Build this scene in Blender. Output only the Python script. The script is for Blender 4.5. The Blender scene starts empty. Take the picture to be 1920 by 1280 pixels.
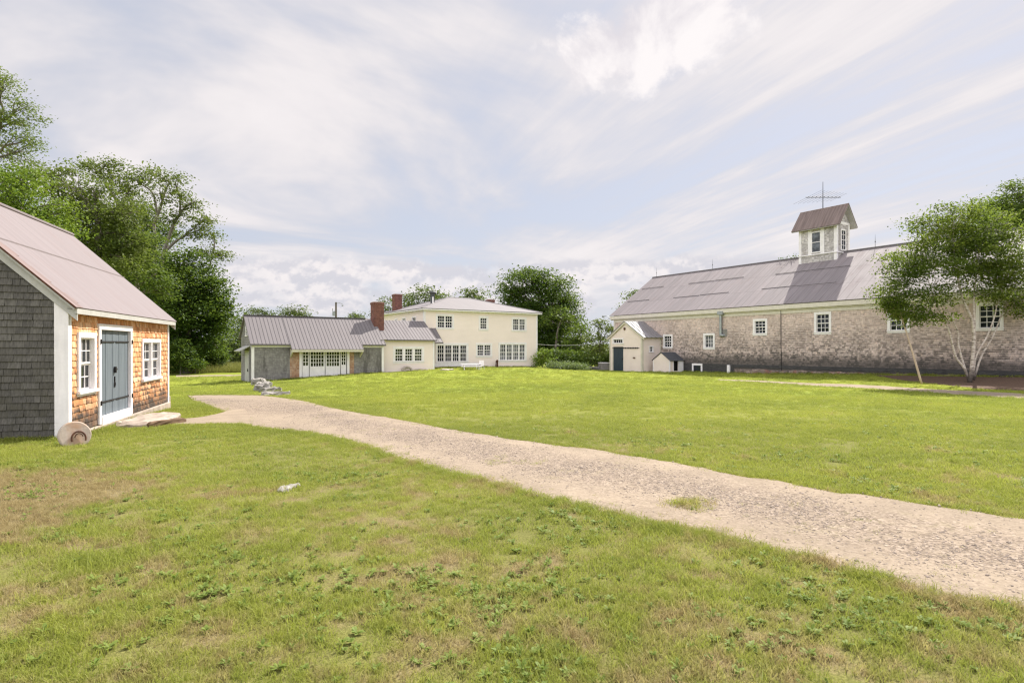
import bpy, math, random
import numpy as np
from mathutils import Matrix, Vector

random.seed(7)
rng = np.random.default_rng(11)
SC = bpy.context.scene
COL = SC.collection

# ------------------------------------------------------------------ survey: turning a bearing in the photograph into metres
F, CX, HY, CAMZ = 1120.0, 960.0, 655.0, 1.65
YAW = math.radians(33.27)
CO, SI = math.cos(YAW), math.sin(YAW)


def ray(px):
    u = (px - CX) / F
    return CO * u + SI, CO - SI * u


def on_y(px, Y):
    dx, dy = ray(px)
    Z = Y / dy
    return Z * dx, Z


def on_x(px, X):
    dx, dy = ray(px)
    Z = X / dx
    return Z * dy, Z


def hz(py, Z):
    return CAMZ + (HY - py) / F * Z


def xy(px, Z):
    dx, dy = ray(px)
    return Z * dx, Z * dy


# ------------------------------------------------------------------ terrain
def _ctrl():
    c = [(0, 0, 0), (-4, -4, 0), (6, -6, 0), (-3, 8, 0), (-6, 12, 0), (-4.5, 16, -.03), (5, 6, 0), (3, 14, -.05), (14, 4, 0),
         (24, 0, 0), (10, 20, -.10), (18, 14, -.12), (6, 26, -.30), (3, 34, -.50), (7.5, 38, -.52), (6.0, 45, -.75),
         (10.5, 43.5, -.48), (13.0, 40, -.28), (17.6, 44, -.20), (22, 44.5, -.07), (24, 47, 0), (29, 47, -.02), (35, 48.6, -.10),
         (20, 30, -.20), (28, 34, -.32), (30, 22, -.38), (36, 14, -.45), (40.5, 14.4, -.20), (43.4, 12, .10), (43.4, 18, .0),
         (43.4, 27, -.22), (43.4, 36, -.36), (39, 30, -.48), (40.8, 42, -.42), (38, 45, -.40), (36, 4, -.3), (44, 2, .1),
         (55, 30, -.3), (55, 55, -.6), (30, 64, -.5), (0, 60, -1.0), (-12, 50, -.8), (-20, 30, -.3), (0, 100, -1.3),
         (40, 100, -1.0), (-60, 60, -1.2), (80, 20, -.5), (0, -40, 0), (-40, 0, -.2), (60, -40, 0), (100, 100, -1.2), (-60, 150, -1.4), (60, 160, -1.4)]
    return np.array(c, float)


CT = _ctrl()


def _phi(d):
    return np.where(d < 1e-9, 0.0, d * d * np.log(np.maximum(d, 1e-9)))


_n = len(CT)
_A = np.zeros((_n + 3, _n + 3))
_d = np.hypot(CT[:, None, 0] - CT[None, :, 0], CT[:, None, 1] - CT[None, :, 1])
_A[:_n, :_n] = _phi(_d) + np.eye(_n) * 4.0
_A[:_n, _n:] = np.c_[np.ones(_n), CT[:, :2]]
_A[_n:, :_n] = _A[:_n, _n:].T
_W = np.linalg.solve(_A, np.r_[CT[:, 2], 0, 0, 0])


def tz(x, y):
    x = np.asarray(x, float)
    y = np.asarray(y, float)
    r = np.hypot(x, y)
    k = np.minimum(1.0, 150.0 / np.maximum(r, 1e-6))
    xx, yy = x * k, y * k
    d = np.hypot(xx[..., None] - CT[:, 0], yy[..., None] - CT[:, 1])
    z = _phi(d) @ _W[:_n] + _W[_n] + _W[_n + 1] * xx + _W[_n + 2] * yy
    return np.clip(z, -2.2, 0.6)


def tzf(x, y):
    return float(tz(np.array([x]), np.array([y]))[0])


def gp(px, py):
    """ground point under a bearing"""
    dx, dy = ray(px)
    z = 0.0
    for _ in range(40):
        Z = (CAMZ - z) * F / max(py - HY, 4)
        z = .5 * z + .5 * tzf(Z * dx, Z * dy)
    return Z * dx, Z * dy, Z


# ------------------------------------------------------------------ mesh helpers
class MB:
    def __init__(s):
        s.v, s.f, s.uv = [], [], []

    def add(s, vs, fs, uvs=None):
        o = len(s.v)
        s.v += [tuple(v) for v in vs]
        for i, f in enumerate(fs):
            s.f.append(tuple(o + k for k in f))
            s.uv.append(uvs[i] if uvs else [(0, 0)] * len(f))

    def box(s, x0, x1, y0, y1, z0, z1, M=None):
        vs = [Vector(p) for p in ((x0, y0, z0), (x1, y0, z0), (x1, y1, z0), (x0, y1, z0), (x0, y0, z1), (x1, y0, z1), (x1, y1, z1), (x0, y1, z1))]
        if M is not None:
            vs = [M @ v for v in vs]
        a, b, c = abs(x1 - x0), abs(y1 - y0), abs(z1 - z0)
        s.add(vs, [(0, 3, 2, 1), (4, 5, 6, 7), (0, 1, 5, 4), (1, 2, 6, 5), (2, 3, 7, 6), (3, 0, 4, 7)],
              [[(0, 0), (0, b), (a, b), (a, 0)], [(0, 0), (a, 0), (a, b), (0, b)], [(0, 0), (a, 0), (a, c), (0, c)],
               [(0, 0), (b, 0), (b, c), (0, c)], [(0, 0), (a, 0), (a, c), (0, c)], [(0, 0), (b, 0), (b, c), (0, c)]])

    def slab(s, pts, th, up=True):
        """polygon thickened downwards along its normal; UV in metres along the first edge / up the face"""
        P = [Vector(p) for p in pts]
        n = (P[1] - P[0]).cross(P[2] - P[0]).normalized()
        if (n.z < 0) == up:
            P.reverse()
            n = -n
        e = (P[1] - P[0]).normalized()
        if abs(e.z) > .05:
            e = Vector((-n.y, n.x, 0))
            if e.length < 1e-4:
                e = Vector((1, 0, 0))
            e.normalize()
        g = n.cross(e)
        m = len(P)
        uv = [(p.dot(e), p.dot(g)) for p in P]
        Q = [p - n * th for p in P]
        fs = [tuple(range(m)), tuple(range(2 * m - 1, m - 1, -1))]
        uvs = [uv, uv[::-1]]
        for i in range(m):
            j = (i + 1) % m
            fs.append((i, m + i, m + j, j))
            uvs.append([uv[i], uv[i], uv[j], uv[j]])
        s.add(P + Q, fs, uvs)

    def tube(s, path, radii, n=8, caps=True):
        P = [Vector(p) for p in path]
        o = len(s.v)
        up = Vector((.31, .17, .93)).normalized()
        rings = []
        for i, p in enumerate(P):
            t = (P[min(i + 1, len(P) - 1)] - P[max(i - 1, 0)]).normalized()
            a = t.cross(up)
            if a.length < 1e-3:
                a = t.cross(Vector((1, 0, 0)))
            a.normalize()
            b = t.cross(a)
            rr = radii[i] if hasattr(radii, '__len__') else radii
            rings.append([p + a * (rr * math.cos(2 * math.pi * k / n)) + b * (rr * math.sin(2 * math.pi * k / n)) for k in range(n)])
        vs = [q for r_ in rings for q in r_]
        fs = []
        for i in range(len(P) - 1):
            for k in range(n):
                fs.append((i * n + k, i * n + (k + 1) % n, (i + 1) * n + (k + 1) % n, (i + 1) * n + k))
        if caps:
            fs.append(tuple(range(n))[::-1])
            fs.append(tuple((len(P) - 1) * n + k for k in range(n)))
        s.add(vs, fs)

    def mesh(s, name, mat, inv=None):
        me = bpy.data.meshes.new(name)
        vs = s.v if inv is None else [tuple(inv @ Vector(v)) for v in s.v]
        me.from_pydata(vs, [], s.f)
        uvl = me.uv_layers.new(name='UVMap')
        flat = [c for f in s.uv for p in f for c in p]
        if len(flat) == 2 * len(me.loops):
            uvl.data.foreach_set('uv', flat)
        me.materials.append(mat)
        me.update()
        return me

    def build(s, name, mat, parent=None, bevel=0, smooth=False):
        inv = WM[parent.name].inverted() if parent is not None else None
        me = s.mesh(name, mat, inv)
        o = bpy.data.objects.new(name, me)
        COL.objects.link(o)
        if parent is not None:
            o.parent = parent
            WM[o.name] = WM[parent.name]
        else:
            WM[o.name] = Matrix()
        if smooth:
            me.polygons.foreach_set('use_smooth', [True] * len(me.polygons))
        if bevel:
            b = o.modifiers.new('bevel', 'BEVEL')
            b.width = bevel
            b.segments = 2
            b.limit_method = 'ANGLE'
        return o


WM = {}


def tag(o, label=None, cat=None, group=None, kind=None):
    if label:
        o['label'] = label
    if cat:
        o['category'] = cat
    if group:
        o['group'] = group
    if kind:
        o['kind'] = kind
    return o


def thing(name, label, cat, loc, M=None, group=None):
    o = bpy.data.objects.new(name, None)
    COL.objects.link(o)
    m = M if M is not None else Matrix.Translation(Vector(loc))
    o.matrix_world = m
    o.empty_display_size = .3
    WM[o.name] = m.copy()
    return tag(o, label, cat, group)


def frame(origin, s_dir):
    """wall frame: x along the wall (to the right as seen from outside), y outwards, z up -> world"""
    s = Vector((s_dir[0], s_dir[1], 0)).normalized()
    out = Vector((s.y, -s.x, 0))
    M = Matrix.Identity(4)
    M.col[0][:3] = s
    M.col[1][:3] = out
    M.col[2][:3] = (0, 0, 1)
    M.col[3][:3] = origin
    return M


# ------------------------------------------------------------------ node helpers
def new_mat(name):
    m = bpy.data.materials.new(name)
    m.use_nodes = True
    nt = m.node_tree
    nt.nodes.clear()
    out = nt.nodes.new('ShaderNodeOutputMaterial')
    b = nt.nodes.new('ShaderNodeBsdfPrincipled')
    nt.links.new(b.outputs[0], out.inputs[0])
    b.inputs['Roughness'].default_value = .8
    if 'Specular IOR Level' in b.inputs:
        b.inputs['Specular IOR Level'].default_value = .3
    return m, nt, b


def setv(nt, sock, v):
    if isinstance(v, bpy.types.NodeSocket):
        nt.links.new(v, sock)
    elif hasattr(v, '__len__') and len(v) == 3 and sock.type == 'RGBA':
        sock.default_value = (*v, 1)
    else:
        sock.default_value = v


def math_(nt, op, a, b=0.0, c=None, clamp=False):
    n = nt.nodes.new('ShaderNodeMath')
    n.operation = op
    n.use_clamp = clamp
    setv(nt, n.inputs[0], a)
    setv(nt, n.inputs[1], b)
    if c is not None:
        setv(nt, n.inputs[2], c)
    return n.outputs[0]


def mixc(nt, fac, a, b, blend='MIX'):
    n = nt.nodes.new('ShaderNodeMix')
    n.data_type = 'RGBA'
    n.blend_type = blend
    setv(nt, n.inputs[0], fac)
    setv(nt, n.inputs[6], a)
    setv(nt, n.inputs[7], b)
    return n.outputs[2]


def ramp(nt, fac, stops, interp='LINEAR'):
    n = nt.nodes.new('ShaderNodeValToRGB')
    n.color_ramp.interpolation = interp
    e = n.color_ramp.elements
    while len(e) > 1:
        e.remove(e[0])
    for i, (p, c) in enumerate(stops):
        k = e[0] if i == 0 else e.new(p)
        k.position = p
        k.color = (*c, 1) if hasattr(c, '__len__') else (c, c, c, 1)
    setv(nt, n.inputs[0], fac)
    return n.outputs[0]


def maprange(nt, v, a, b, c=0.0, d=1.0, smooth=True):
    n = nt.nodes.new('ShaderNodeMapRange')
    n.interpolation_type = 'SMOOTHSTEP' if smooth else 'LINEAR'
    setv(nt, n.inputs[0], v)
    for i, q in enumerate((a, b, c, d)):
        setv(nt, n.inputs[i + 1], q)
    return n.outputs[0]


def pos(nt):
    return nt.nodes.new('ShaderNodeNewGeometry').outputs['Position']


def island(nt):
    return nt.nodes.new('ShaderNodeNewGeometry').outputs['Random Per Island']


def uv(nt):
    return nt.nodes.new('ShaderNodeTexCoord').outputs['UV']


def sep(nt, v):
    n = nt.nodes.new('ShaderNodeSeparateXYZ')
    setv(nt, n.inputs[0], v)
    return n.outputs


def vscale(nt, v, s, off=(0, 0, 0), rot=(0, 0, 0)):
    n = nt.nodes.new('ShaderNodeMapping')
    setv(nt, n.inputs[0], v)
    n.inputs[1].default_value = off
    n.inputs[2].default_value = rot
    n.inputs[3].default_value = s
    return n.outputs[0]


def noise(nt, v, scale, detail=4, rough=.55, dist=0.0, color=False):
    n = nt.nodes.new('ShaderNodeTexNoise')
    setv(nt, n.inputs['Vector'], v)
    setv(nt, n.inputs['Scale'], scale)
    n.inputs['Detail'].default_value = detail
    n.inputs['Roughness'].default_value = rough
    n.inputs['Distortion'].default_value = dist
    return n.outputs[1 if color else 0]


def white(nt, v, dim='1D'):
    n = nt.nodes.new('ShaderNodeTexWhiteNoise')
    n.noise_dimensions = dim
    setv(nt, n.inputs['W' if dim == '1D' else 'Vector'], v)
    return n.outputs[0]


def bump(nt, b, h, strength=.3, dist=.02):
    n = nt.nodes.new('ShaderNodeBump')
    n.inputs['Strength'].default_value = strength
    n.inputs['Distance'].default_value = dist
    setv(nt, n.inputs['Height'], h)
    nt.links.new(n.outputs[0], b.inputs['Normal'])


def scol(nt, c, k):
    """colour times a factor socket"""
    n = nt.nodes.new('ShaderNodeVectorMath')
    n.operation = 'SCALE'
    setv(nt, n.inputs[0], c)
    setv(nt, n.inputs['Scale'], k)
    return n.outputs[0]


# ------------------------------------------------------------------ materials
def m_paint(name, col, rough=.55, dirt=.12, scale=3.0, streak=.05):
    m, nt, b = new_mat(name)
    n = noise(nt, pos(nt), scale, 6, .65)
    k = maprange(nt, n, .3, .75, 1.0 - dirt, 1.04)
    n2 = noise(nt, vscale(nt, pos(nt), (9, 9, .8)), 2.0, 4)
    k2 = maprange(nt, n2, .35, .7, 1 - streak, 1 + streak * .5)
    setv(nt, b.inputs['Base Color'], scol(nt, scol(nt, col, k), k2))
    b.inputs['Roughness'].default_value = rough
    return m


def m_shingle(name, ra, stain=None, tip=0.0, dark=(.05, .045, .04), patch=None, grain=.25, base=None):
    """ra: ramp of per-shingle colours; stain=(z_low,z_high,amount) weathering rising from the ground; tip: dark butt ends"""
    m, nt, b = new_mat(name)
    r = island(nt)
    P = pos(nt)
    c = ramp(nt, r, ra)
    gr = noise(nt, vscale(nt, P, (30, 30, 2.0)), 1.5, 3)
    c = scol(nt, c, maprange(nt, gr, .3, .7, 1 - grain, 1 + grain * .6))
    big = noise(nt, P, .55, 4, .6)
    c = scol(nt, c, maprange(nt, big, .3, .7, .86, 1.1))
    if base:
        zb = math_(nt, 'ADD', sep(nt, P)[2], math_(nt, 'MULTIPLY', noise(nt, P, 1.6, 4), -.7))
        base_f = maprange(nt, zb, base[0], base[1], base[2], 0)
    else:
        base_f = None
    v = sep(nt, uv(nt))[1]
    r2 = white(nt, math_(nt, 'MULTIPLY', r, 91.7))
    if stain:
        z = sep(nt, P)[2]
        nn = noise(nt, vscale(nt, P, (1, 1, .8)), .9, 5, .65)
        zz = math_(nt, 'ADD', z, math_(nt, 'MULTIPLY', math_(nt, 'SUBTRACT', nn, .5), -stain[3]))
        s = maprange(nt, zz, stain[1], stain[0], 0, stain[2])
        bl = noise(nt, vscale(nt, P, (1.5, 1.5, 2.0)), 1.7, 6, .72)
        blot = maprange(nt, math_(nt, 'ADD', bl, math_(nt, 'MULTIPLY', math_(nt, 'SUBTRACT', r2, .5), .16)), .43, .60, .12, 1.25)
        per = math_(nt, 'MULTIPLY', s, blot)
        tp = maprange(nt, v, .25, .8, 1.0, .55)
        c = mixc(nt, math_(nt, 'MULTIPLY', per, tp, clamp=True), c, dark)
    if tip:
        t = maprange(nt, v, 0.0, .55, 1.0, 0.0)
        t = math_(nt, 'MULTIPLY', t, maprange(nt, r2, .2, .9, .1, 1))
        if stain:
            zz2 = maprange(nt, sep(nt, P)[2], tip[1], tip[2], 1.0, .0)
            t = math_(nt, 'MULTIPLY', t, zz2)
        c = mixc(nt, math_(nt, 'MULTIPLY', t, tip[0], clamp=True), c, dark)
    if patch:
        pn = noise(nt, vscale(nt, P, (1.4, 1.4, .35)), 1.0, 5, .7)
        c = mixc(nt, maprange(nt, pn, patch[1], patch[2], 0, patch[3]), c, patch[0])
    if base_f:
        c = mixc(nt, base_f, c, dark)
    setv(nt, b.inputs['Base Color'], c)
    b.inputs['Roughness'].default_value = .85
    bump(nt, b, gr, .35, .006)
    return m


def m_metal_roof(name, col, rust=(.25, .12, .08), amt=.3, rough=.45, metal=.35, sheet=None, streak=.2, rustedge=None):
    m, nt, b = new_mat(name)
    U = uv(nt)
    P = pos(nt)
    st = noise(nt, vscale(nt, U, (7.0, .35, 1)), 1.0, 5, .6)
    c = scol(nt, col, maprange(nt, st, .3, .7, 1 - streak, 1 + streak * .5))
    pn = noise(nt, vscale(nt, U, (1.2, .35, 1)), 1.1, 6, .7)
    c = mixc(nt, maprange(nt, pn, .5, .8, 0, amt), c, rust)
    sp = noise(nt, P, 14.0, 4, .7)
    c = mixc(nt, maprange(nt, sp, .58, .75, 0, amt * .8), c, rust)
    if sheet:
        br = nt.nodes.new('ShaderNodeTexBrick')
        br.offset = 0.0 if sheet[3] == 0 else sheet[3]
        br.squash = 1.0
        setv(nt, br.inputs['Vector'], U)
        br.inputs['Color1'].default_value = (.88, .875, .875, 1)
        br.inputs['Color2'].default_value = (1.08, 1.06, 1.06, 1)
        br.inputs['Mortar'].default_value = (.42, .38, .38, 1)
        br.inputs['Scale'].default_value = 1.0
        br.inputs['Mortar Size'].default_value = sheet[2]
        br.inputs['Mortar Smooth'].default_value = .4
        br.inputs['Bias'].default_value = 0.0
        br.inputs['Brick Width'].default_value = sheet[0]
        br.inputs['Row Height'].default_value = sheet[1]
        c = mixc(nt, .75, c, br.outputs[0], 'MULTIPLY')
    setv(nt, b.inputs['Base Color'], c)
    b.inputs['Metallic'].default_value = 0
    b.inputs['Specular IOR Level'].default_value = metal
    setv(nt, b.inputs['Roughness'], maprange(nt, pn, .3, .8, rough + .1, rough + .3))
    if sheet:
        w = math_(nt, 'SINE', math_(nt, 'MULTIPLY', sep(nt, U)[0], 82.0))
        bump(nt, b, w, .25, .01)
    else:
        bump(nt, b, st, .15, .01)
    return m


def m_brick(name):
    m, nt, b = new_mat(name)
    br = nt.nodes.new('ShaderNodeTexBrick')
    setv(nt, br.inputs['Vector'], uv(nt))
    br.inputs['Color1'].default_value = (.125, .040, .030, 1)
    br.inputs['Color2'].default_value = (.19, .065, .045, 1)
    br.inputs['Mortar'].default_value = (.22, .15, .13, 1)
    br.inputs['Scale'].default_value = 1.0
    br.inputs['Mortar Size'].default_value = .008
    br.inputs['Brick Width'].default_value = .21
    br.inputs['Row Height'].default_value = .075
    n = noise(nt, pos(nt), 4, 5)
    setv(nt, b.inputs['Base Color'], scol(nt, br.outputs[0], maprange(nt, n, .3, .7, .75, 1.15)))
    return m


def m_stone(name, a, c2, scale=5.0, warm=None):
    m, nt, b = new_mat(name)
    P = pos(nt)
    n = noise(nt, P, scale, 8, .7)
    c = ramp(nt, n, [(.3, a), (.7, c2)])
    n2 = noise(nt, P, scale * .35, 4, .6)
    c = scol(nt, c, maprange(nt, n2, .3, .7, .75, 1.15))
    if warm:
        c = mixc(nt, maprange(nt, noise(nt, P, 2.0, 3), .5, .65, 0, .7), c, warm)
    setv(nt, b.inputs['Base Color'], c)
    bump(nt, b, n, .6, .02)
    return m


def m_glass(name, tint=(.012, .014, .016), var=.5):
    """old window glass: mirror-like, the room behind it dark"""
    m, nt, b = new_mat(name)
    n = noise(nt, pos(nt), 1.7, 3)
    setv(nt, b.inputs['Base Color'], mixc(nt, maprange(nt, n, .4, .65, 0, var), tint, tuple(t * 3.5 for t in tint)))
    b.inputs['Roughness'].default_value = .04
    b.inputs['Specular IOR Level'].default_value = .16
    return m


def m_leaf(name, cols, trans=.38):
    m, nt, b = new_mat(name)
    P = pos(nt)
    r = island(nt)
    n = noise(nt, P, .45, 3, .5)
    f = math_(nt, 'ADD', math_(nt, 'MULTIPLY', r, .55), math_(nt, 'MULTIPLY', maprange(nt, n, .3, .7), .45))
    c = ramp(nt, f, [(i / (len(cols) - 1) * .9 + .05, q) for i, q in enumerate(cols)])
    setv(nt, b.inputs['Base Color'], c)
    b.inputs['Roughness'].default_value = .6
    b.inputs['Specular IOR Level'].default_value = .2
    t = nt.nodes.new('ShaderNodeBsdfTranslucent')
    setv(nt, t.inputs[0], mixc(nt, .5, c, (.22, .30, .04), 'MIX'))
    mx = nt.nodes.new('ShaderNodeMixShader')
    mx.inputs[0].default_value = trans
    nt.links.new(b.outputs[0], mx.inputs[1])
    nt.links.new(t.outputs[0], mx.inputs[2])
    nt.links.new(mx.outputs[0], nt.nodes['Material Output'].inputs[0])
    return m


def m_bark(name, a, c2, birch=False):
    m, nt, b = new_mat(name)
    P = pos(nt)
    if birch:
        n = noise(nt, vscale(nt, P, (2, 2, 9)), 1.6, 5, .7)
        c = ramp(nt, n, [(.36, (.05, .045, .04)), (.44, c2), (.7, a)])
        z = sep(nt, P)[2]
        n2 = noise(nt, P, 3.0, 4, .7)
        k = maprange(nt, math_(nt, 'ADD', z, math_(nt, 'MULTIPLY', n2, 1.2)), .6, 1.4, 1, 0)
        c = mixc(nt, k, c, (.07, .055, .045))
    else:
        n = noise(nt, vscale(nt, P, (6, 6, 1.2)), 1.6, 6, .7)
        c = ramp(nt, n, [(.3, a), (.7, c2)])
    setv(nt, b.inputs['Base Color'], c)
    bump(nt, b, n, .5, .02)
    return m


def grass_colour(nt, dry_bias=0.0, blade=False):
    P = pos(nt)
    X, Y, Zc = sep(nt, P)
    flat = nt.nodes.new('ShaderNodeCombineXYZ')
    nt.links.new(X, flat.inputs[0])
    nt.links.new(Y, flat.inputs[1])
    flat = flat.outputs[0]
    n1 = noise(nt, flat, .16, 4, .6, .4)
    n2 = noise(nt, flat, .75, 5, .65)
    n3 = noise(nt, flat, 2.6, 5, .7)
    n4 = noise(nt, flat, 11.0, 3, .7)
    f = math_(nt, 'ADD', math_(nt, 'MULTIPLY', n1, .40), math_(nt, 'ADD', math_(nt, 'MULTIPLY', n2, .34), math_(nt, 'MULTIPLY', n4, .26)))
    green = ramp(nt, f, [(.30, (.130, .172, .022)), (.45, (.215, .262, .032)), (.56, (.285, .325, .042)), (.70, (.350, .378, .060))])
    # dry, thin places: more of them close to the camera and by the grey gable, very few out on the big lawn
    dist = nt.nodes.new('ShaderNodeVectorMath')
    dist.operation = 'LENGTH'
    nt.links.new(flat, dist.inputs[0])
    dnear = maprange(nt, dist.outputs['Value'], 3.0, 17.0, 1.0, 0.0)
    # large patch beside the shed gable
    d2 = nt.nodes.new('ShaderNodeVectorMath')
    d2.operation = 'DISTANCE'
    nt.links.new(flat, d2.inputs[0])
    d2.inputs[1].default_value = (-1.9, 8.6, 0)
    patch = maprange(nt, d2.outputs['Value'], .6, 3.0, .24, 0.0)
    dd = math_(nt, 'ADD', math_(nt, 'ADD', math_(nt, 'MULTIPLY', n3, .50), math_(nt, 'MULTIPLY', n2, .45)), math_(nt, 'MULTIPLY', dnear, .095))
    dd = math_(nt, 'ADD', dd, patch)
    dd = math_(nt, 'ADD', dd, dry_bias)
    dry = maprange(nt, dd, .535, .665, 0, .85)
    drycol = ramp(nt, n4, [(.3, (.23, .165, .08)), (.5, (.34, .255, .135)), (.7, (.44, .345, .20))])
    return mixc(nt, dry, green, drycol), n4, P


def m_ground():
    m, nt, b = new_mat('lawn soil and turf')
    c, n4, P = grass_colour(nt)
    fine = noise(nt, P, 60, 3, .7)
    near = nt.nodes.new('ShaderNodeVectorMath')
    near.operation = 'LENGTH'
    nt.links.new(P, near.inputs[0])
    kn = maprange(nt, near.outputs['Value'], 8, 30, 1.0, 0.0)
    c = scol(nt, c, maprange(nt, fine, .3, .7, .70, 1.12))
    thatch = ramp(nt, fine, [(.35, (.085, .068, .036)), (.65, (.195, .155, .085))])
    c = mixc(nt, math_(nt, 'MULTIPLY', kn, .60), c, thatch)
    c = scol(nt, c, .86)
    setv(nt, b.inputs['Base Color'], c)
    b.inputs['Roughness'].default_value = 1.0
    b.inputs['Specular IOR Level'].default_value = .1
    bump(nt, b, fine, .5, .03)
    return m


def m_grass(name, dry_bias=0.0, tint=None, trans=.45):
    m, nt, b = new_mat(name)
    c, n4, P = grass_colour(nt, dry_bias, True)
    r = island(nt)
    rr = white(nt, math_(nt, 'ADD', math_(nt, 'MULTIPLY', r, 37.3), math_(nt, 'MULTIPLY', n4, 13.0)))
    c = scol(nt, c, maprange(nt, rr, 0, 1, .60, 1.42, smooth=False))
    c = mixc(nt, maprange(nt, rr, .83, .87, 0, .75), c, (.42, .345, .19))
    if tint:
        c = mixc(nt, .62, c, tint)
    setv(nt, b.inputs['Base Color'], c)
    b.inputs['Roughness'].default_value = .6
    b.inputs['Specular IOR Level'].default_value = .25
    t = nt.nodes.new('ShaderNodeBsdfTranslucent')
    setv(nt, t.inputs[0], scol(nt, c, 1.25))
    mx = nt.nodes.new('ShaderNodeMixShader')
    mx.inputs[0].default_value = trans
    nt.links.new(b.outputs[0], mx.inputs[1])
    nt.links.new(t.outputs[0], mx.inputs[2])
    nt.links.new(mx.outputs[0], nt.nodes['Material Output'].inputs[0])
    return m


def m_gravel():
    """u across the drive (0..1), sandy wheel tracks at both edges, grey stones between"""
    m, nt, b = new_mat('sand and gravel')
    P = pos(nt)
    U = sep(nt, uv(nt))
    wob = noise(nt, P, .35, 4, .6)
    wob2 = noise(nt, P, 1.7, 4, .65)
    u = math_(nt, 'ADD', U[0], math_(nt, 'MULTIPLY', math_(nt, 'SUBTRACT', wob, .5), .30))
    u = math_(nt, 'ADD', u, math_(nt, 'MULTIPLY', math_(nt, 'SUBTRACT', wob2, .5), .14))
    mid = ramp(nt, u, [(.0, .3), (.16, .22), (.34, .78), (.64, .78), (.82, .22), (1, .4)])
    midv = math_(nt, 'MULTIPLY', mid, U[1])
    vo = nt.nodes.new('ShaderNodeTexVoronoi')
    setv(nt, vo.inputs['Vector'], P)
    vo.inputs['Scale'].default_value = 40.0
    vs = sep(nt, vo.outputs['Color'])[0]
    vo2 = nt.nodes.new('ShaderNodeTexVoronoi')
    setv(nt, vo2.inputs['Vector'], P)
    vo2.inputs['Scale'].default_value = 9.0
    pebble = ramp(nt, vs, [(0, (.115, .09, .07)), (.4, (.20, .157, .122)), (.75, (.28, .222, .175)), (1, (.38, .312, .255))])
    n = noise(nt, P, 22, 5, .75)
    sand = ramp(nt, n, [(.3, (.22, .175, .128)), (.7, (.325, .265, .20))])
    sand = scol(nt, sand, maprange(nt, noise(nt, P, 1.1, 5, .65), .3, .7, .86, 1.1))
    f = math_(nt, 'MULTIPLY', midv, maprange(nt, noise(nt, P, 5, 4, .7), .36, .58, .35, 1.0), clamp=True)
    c = mixc(nt, f, sand, pebble)
    moss = math_(nt, 'MULTIPLY', midv, maprange(nt, noise(nt, P, .9, 5, .7), .58, .72, 0, .45))
    c = mixc(nt, moss, c, (.21, .20, .07))
    setv(nt, b.inputs['Base Color'], c)
    b.inputs['Roughness'].default_value = 1
    b.inputs['Specular IOR Level'].default_value = .1
    h = math_(nt, 'ADD', math_(nt, 'MULTIPLY', vo.outputs['Distance'], f), math_(nt, 'MULTIPLY', n, .25))
    bump(nt, b, h, .7, .03)
    return m


def m_simple(name, c1, c2, scale=4, rough=.7, metal=0.0, stretch=(1, 1, 1), bs=.2):
    m, nt, b = new_mat(name)
    n = noise(nt, vscale(nt, pos(nt), stretch), scale, 5, .65)
    setv(nt, b.inputs['Base Color'], ramp(nt, n, [(.3, c1), (.7, c2)]))
    b.inputs['Roughness'].default_value = rough
    b.inputs['Metallic'].default_value = metal
    bump(nt, b, n, bs, .01)
    return m


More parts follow.
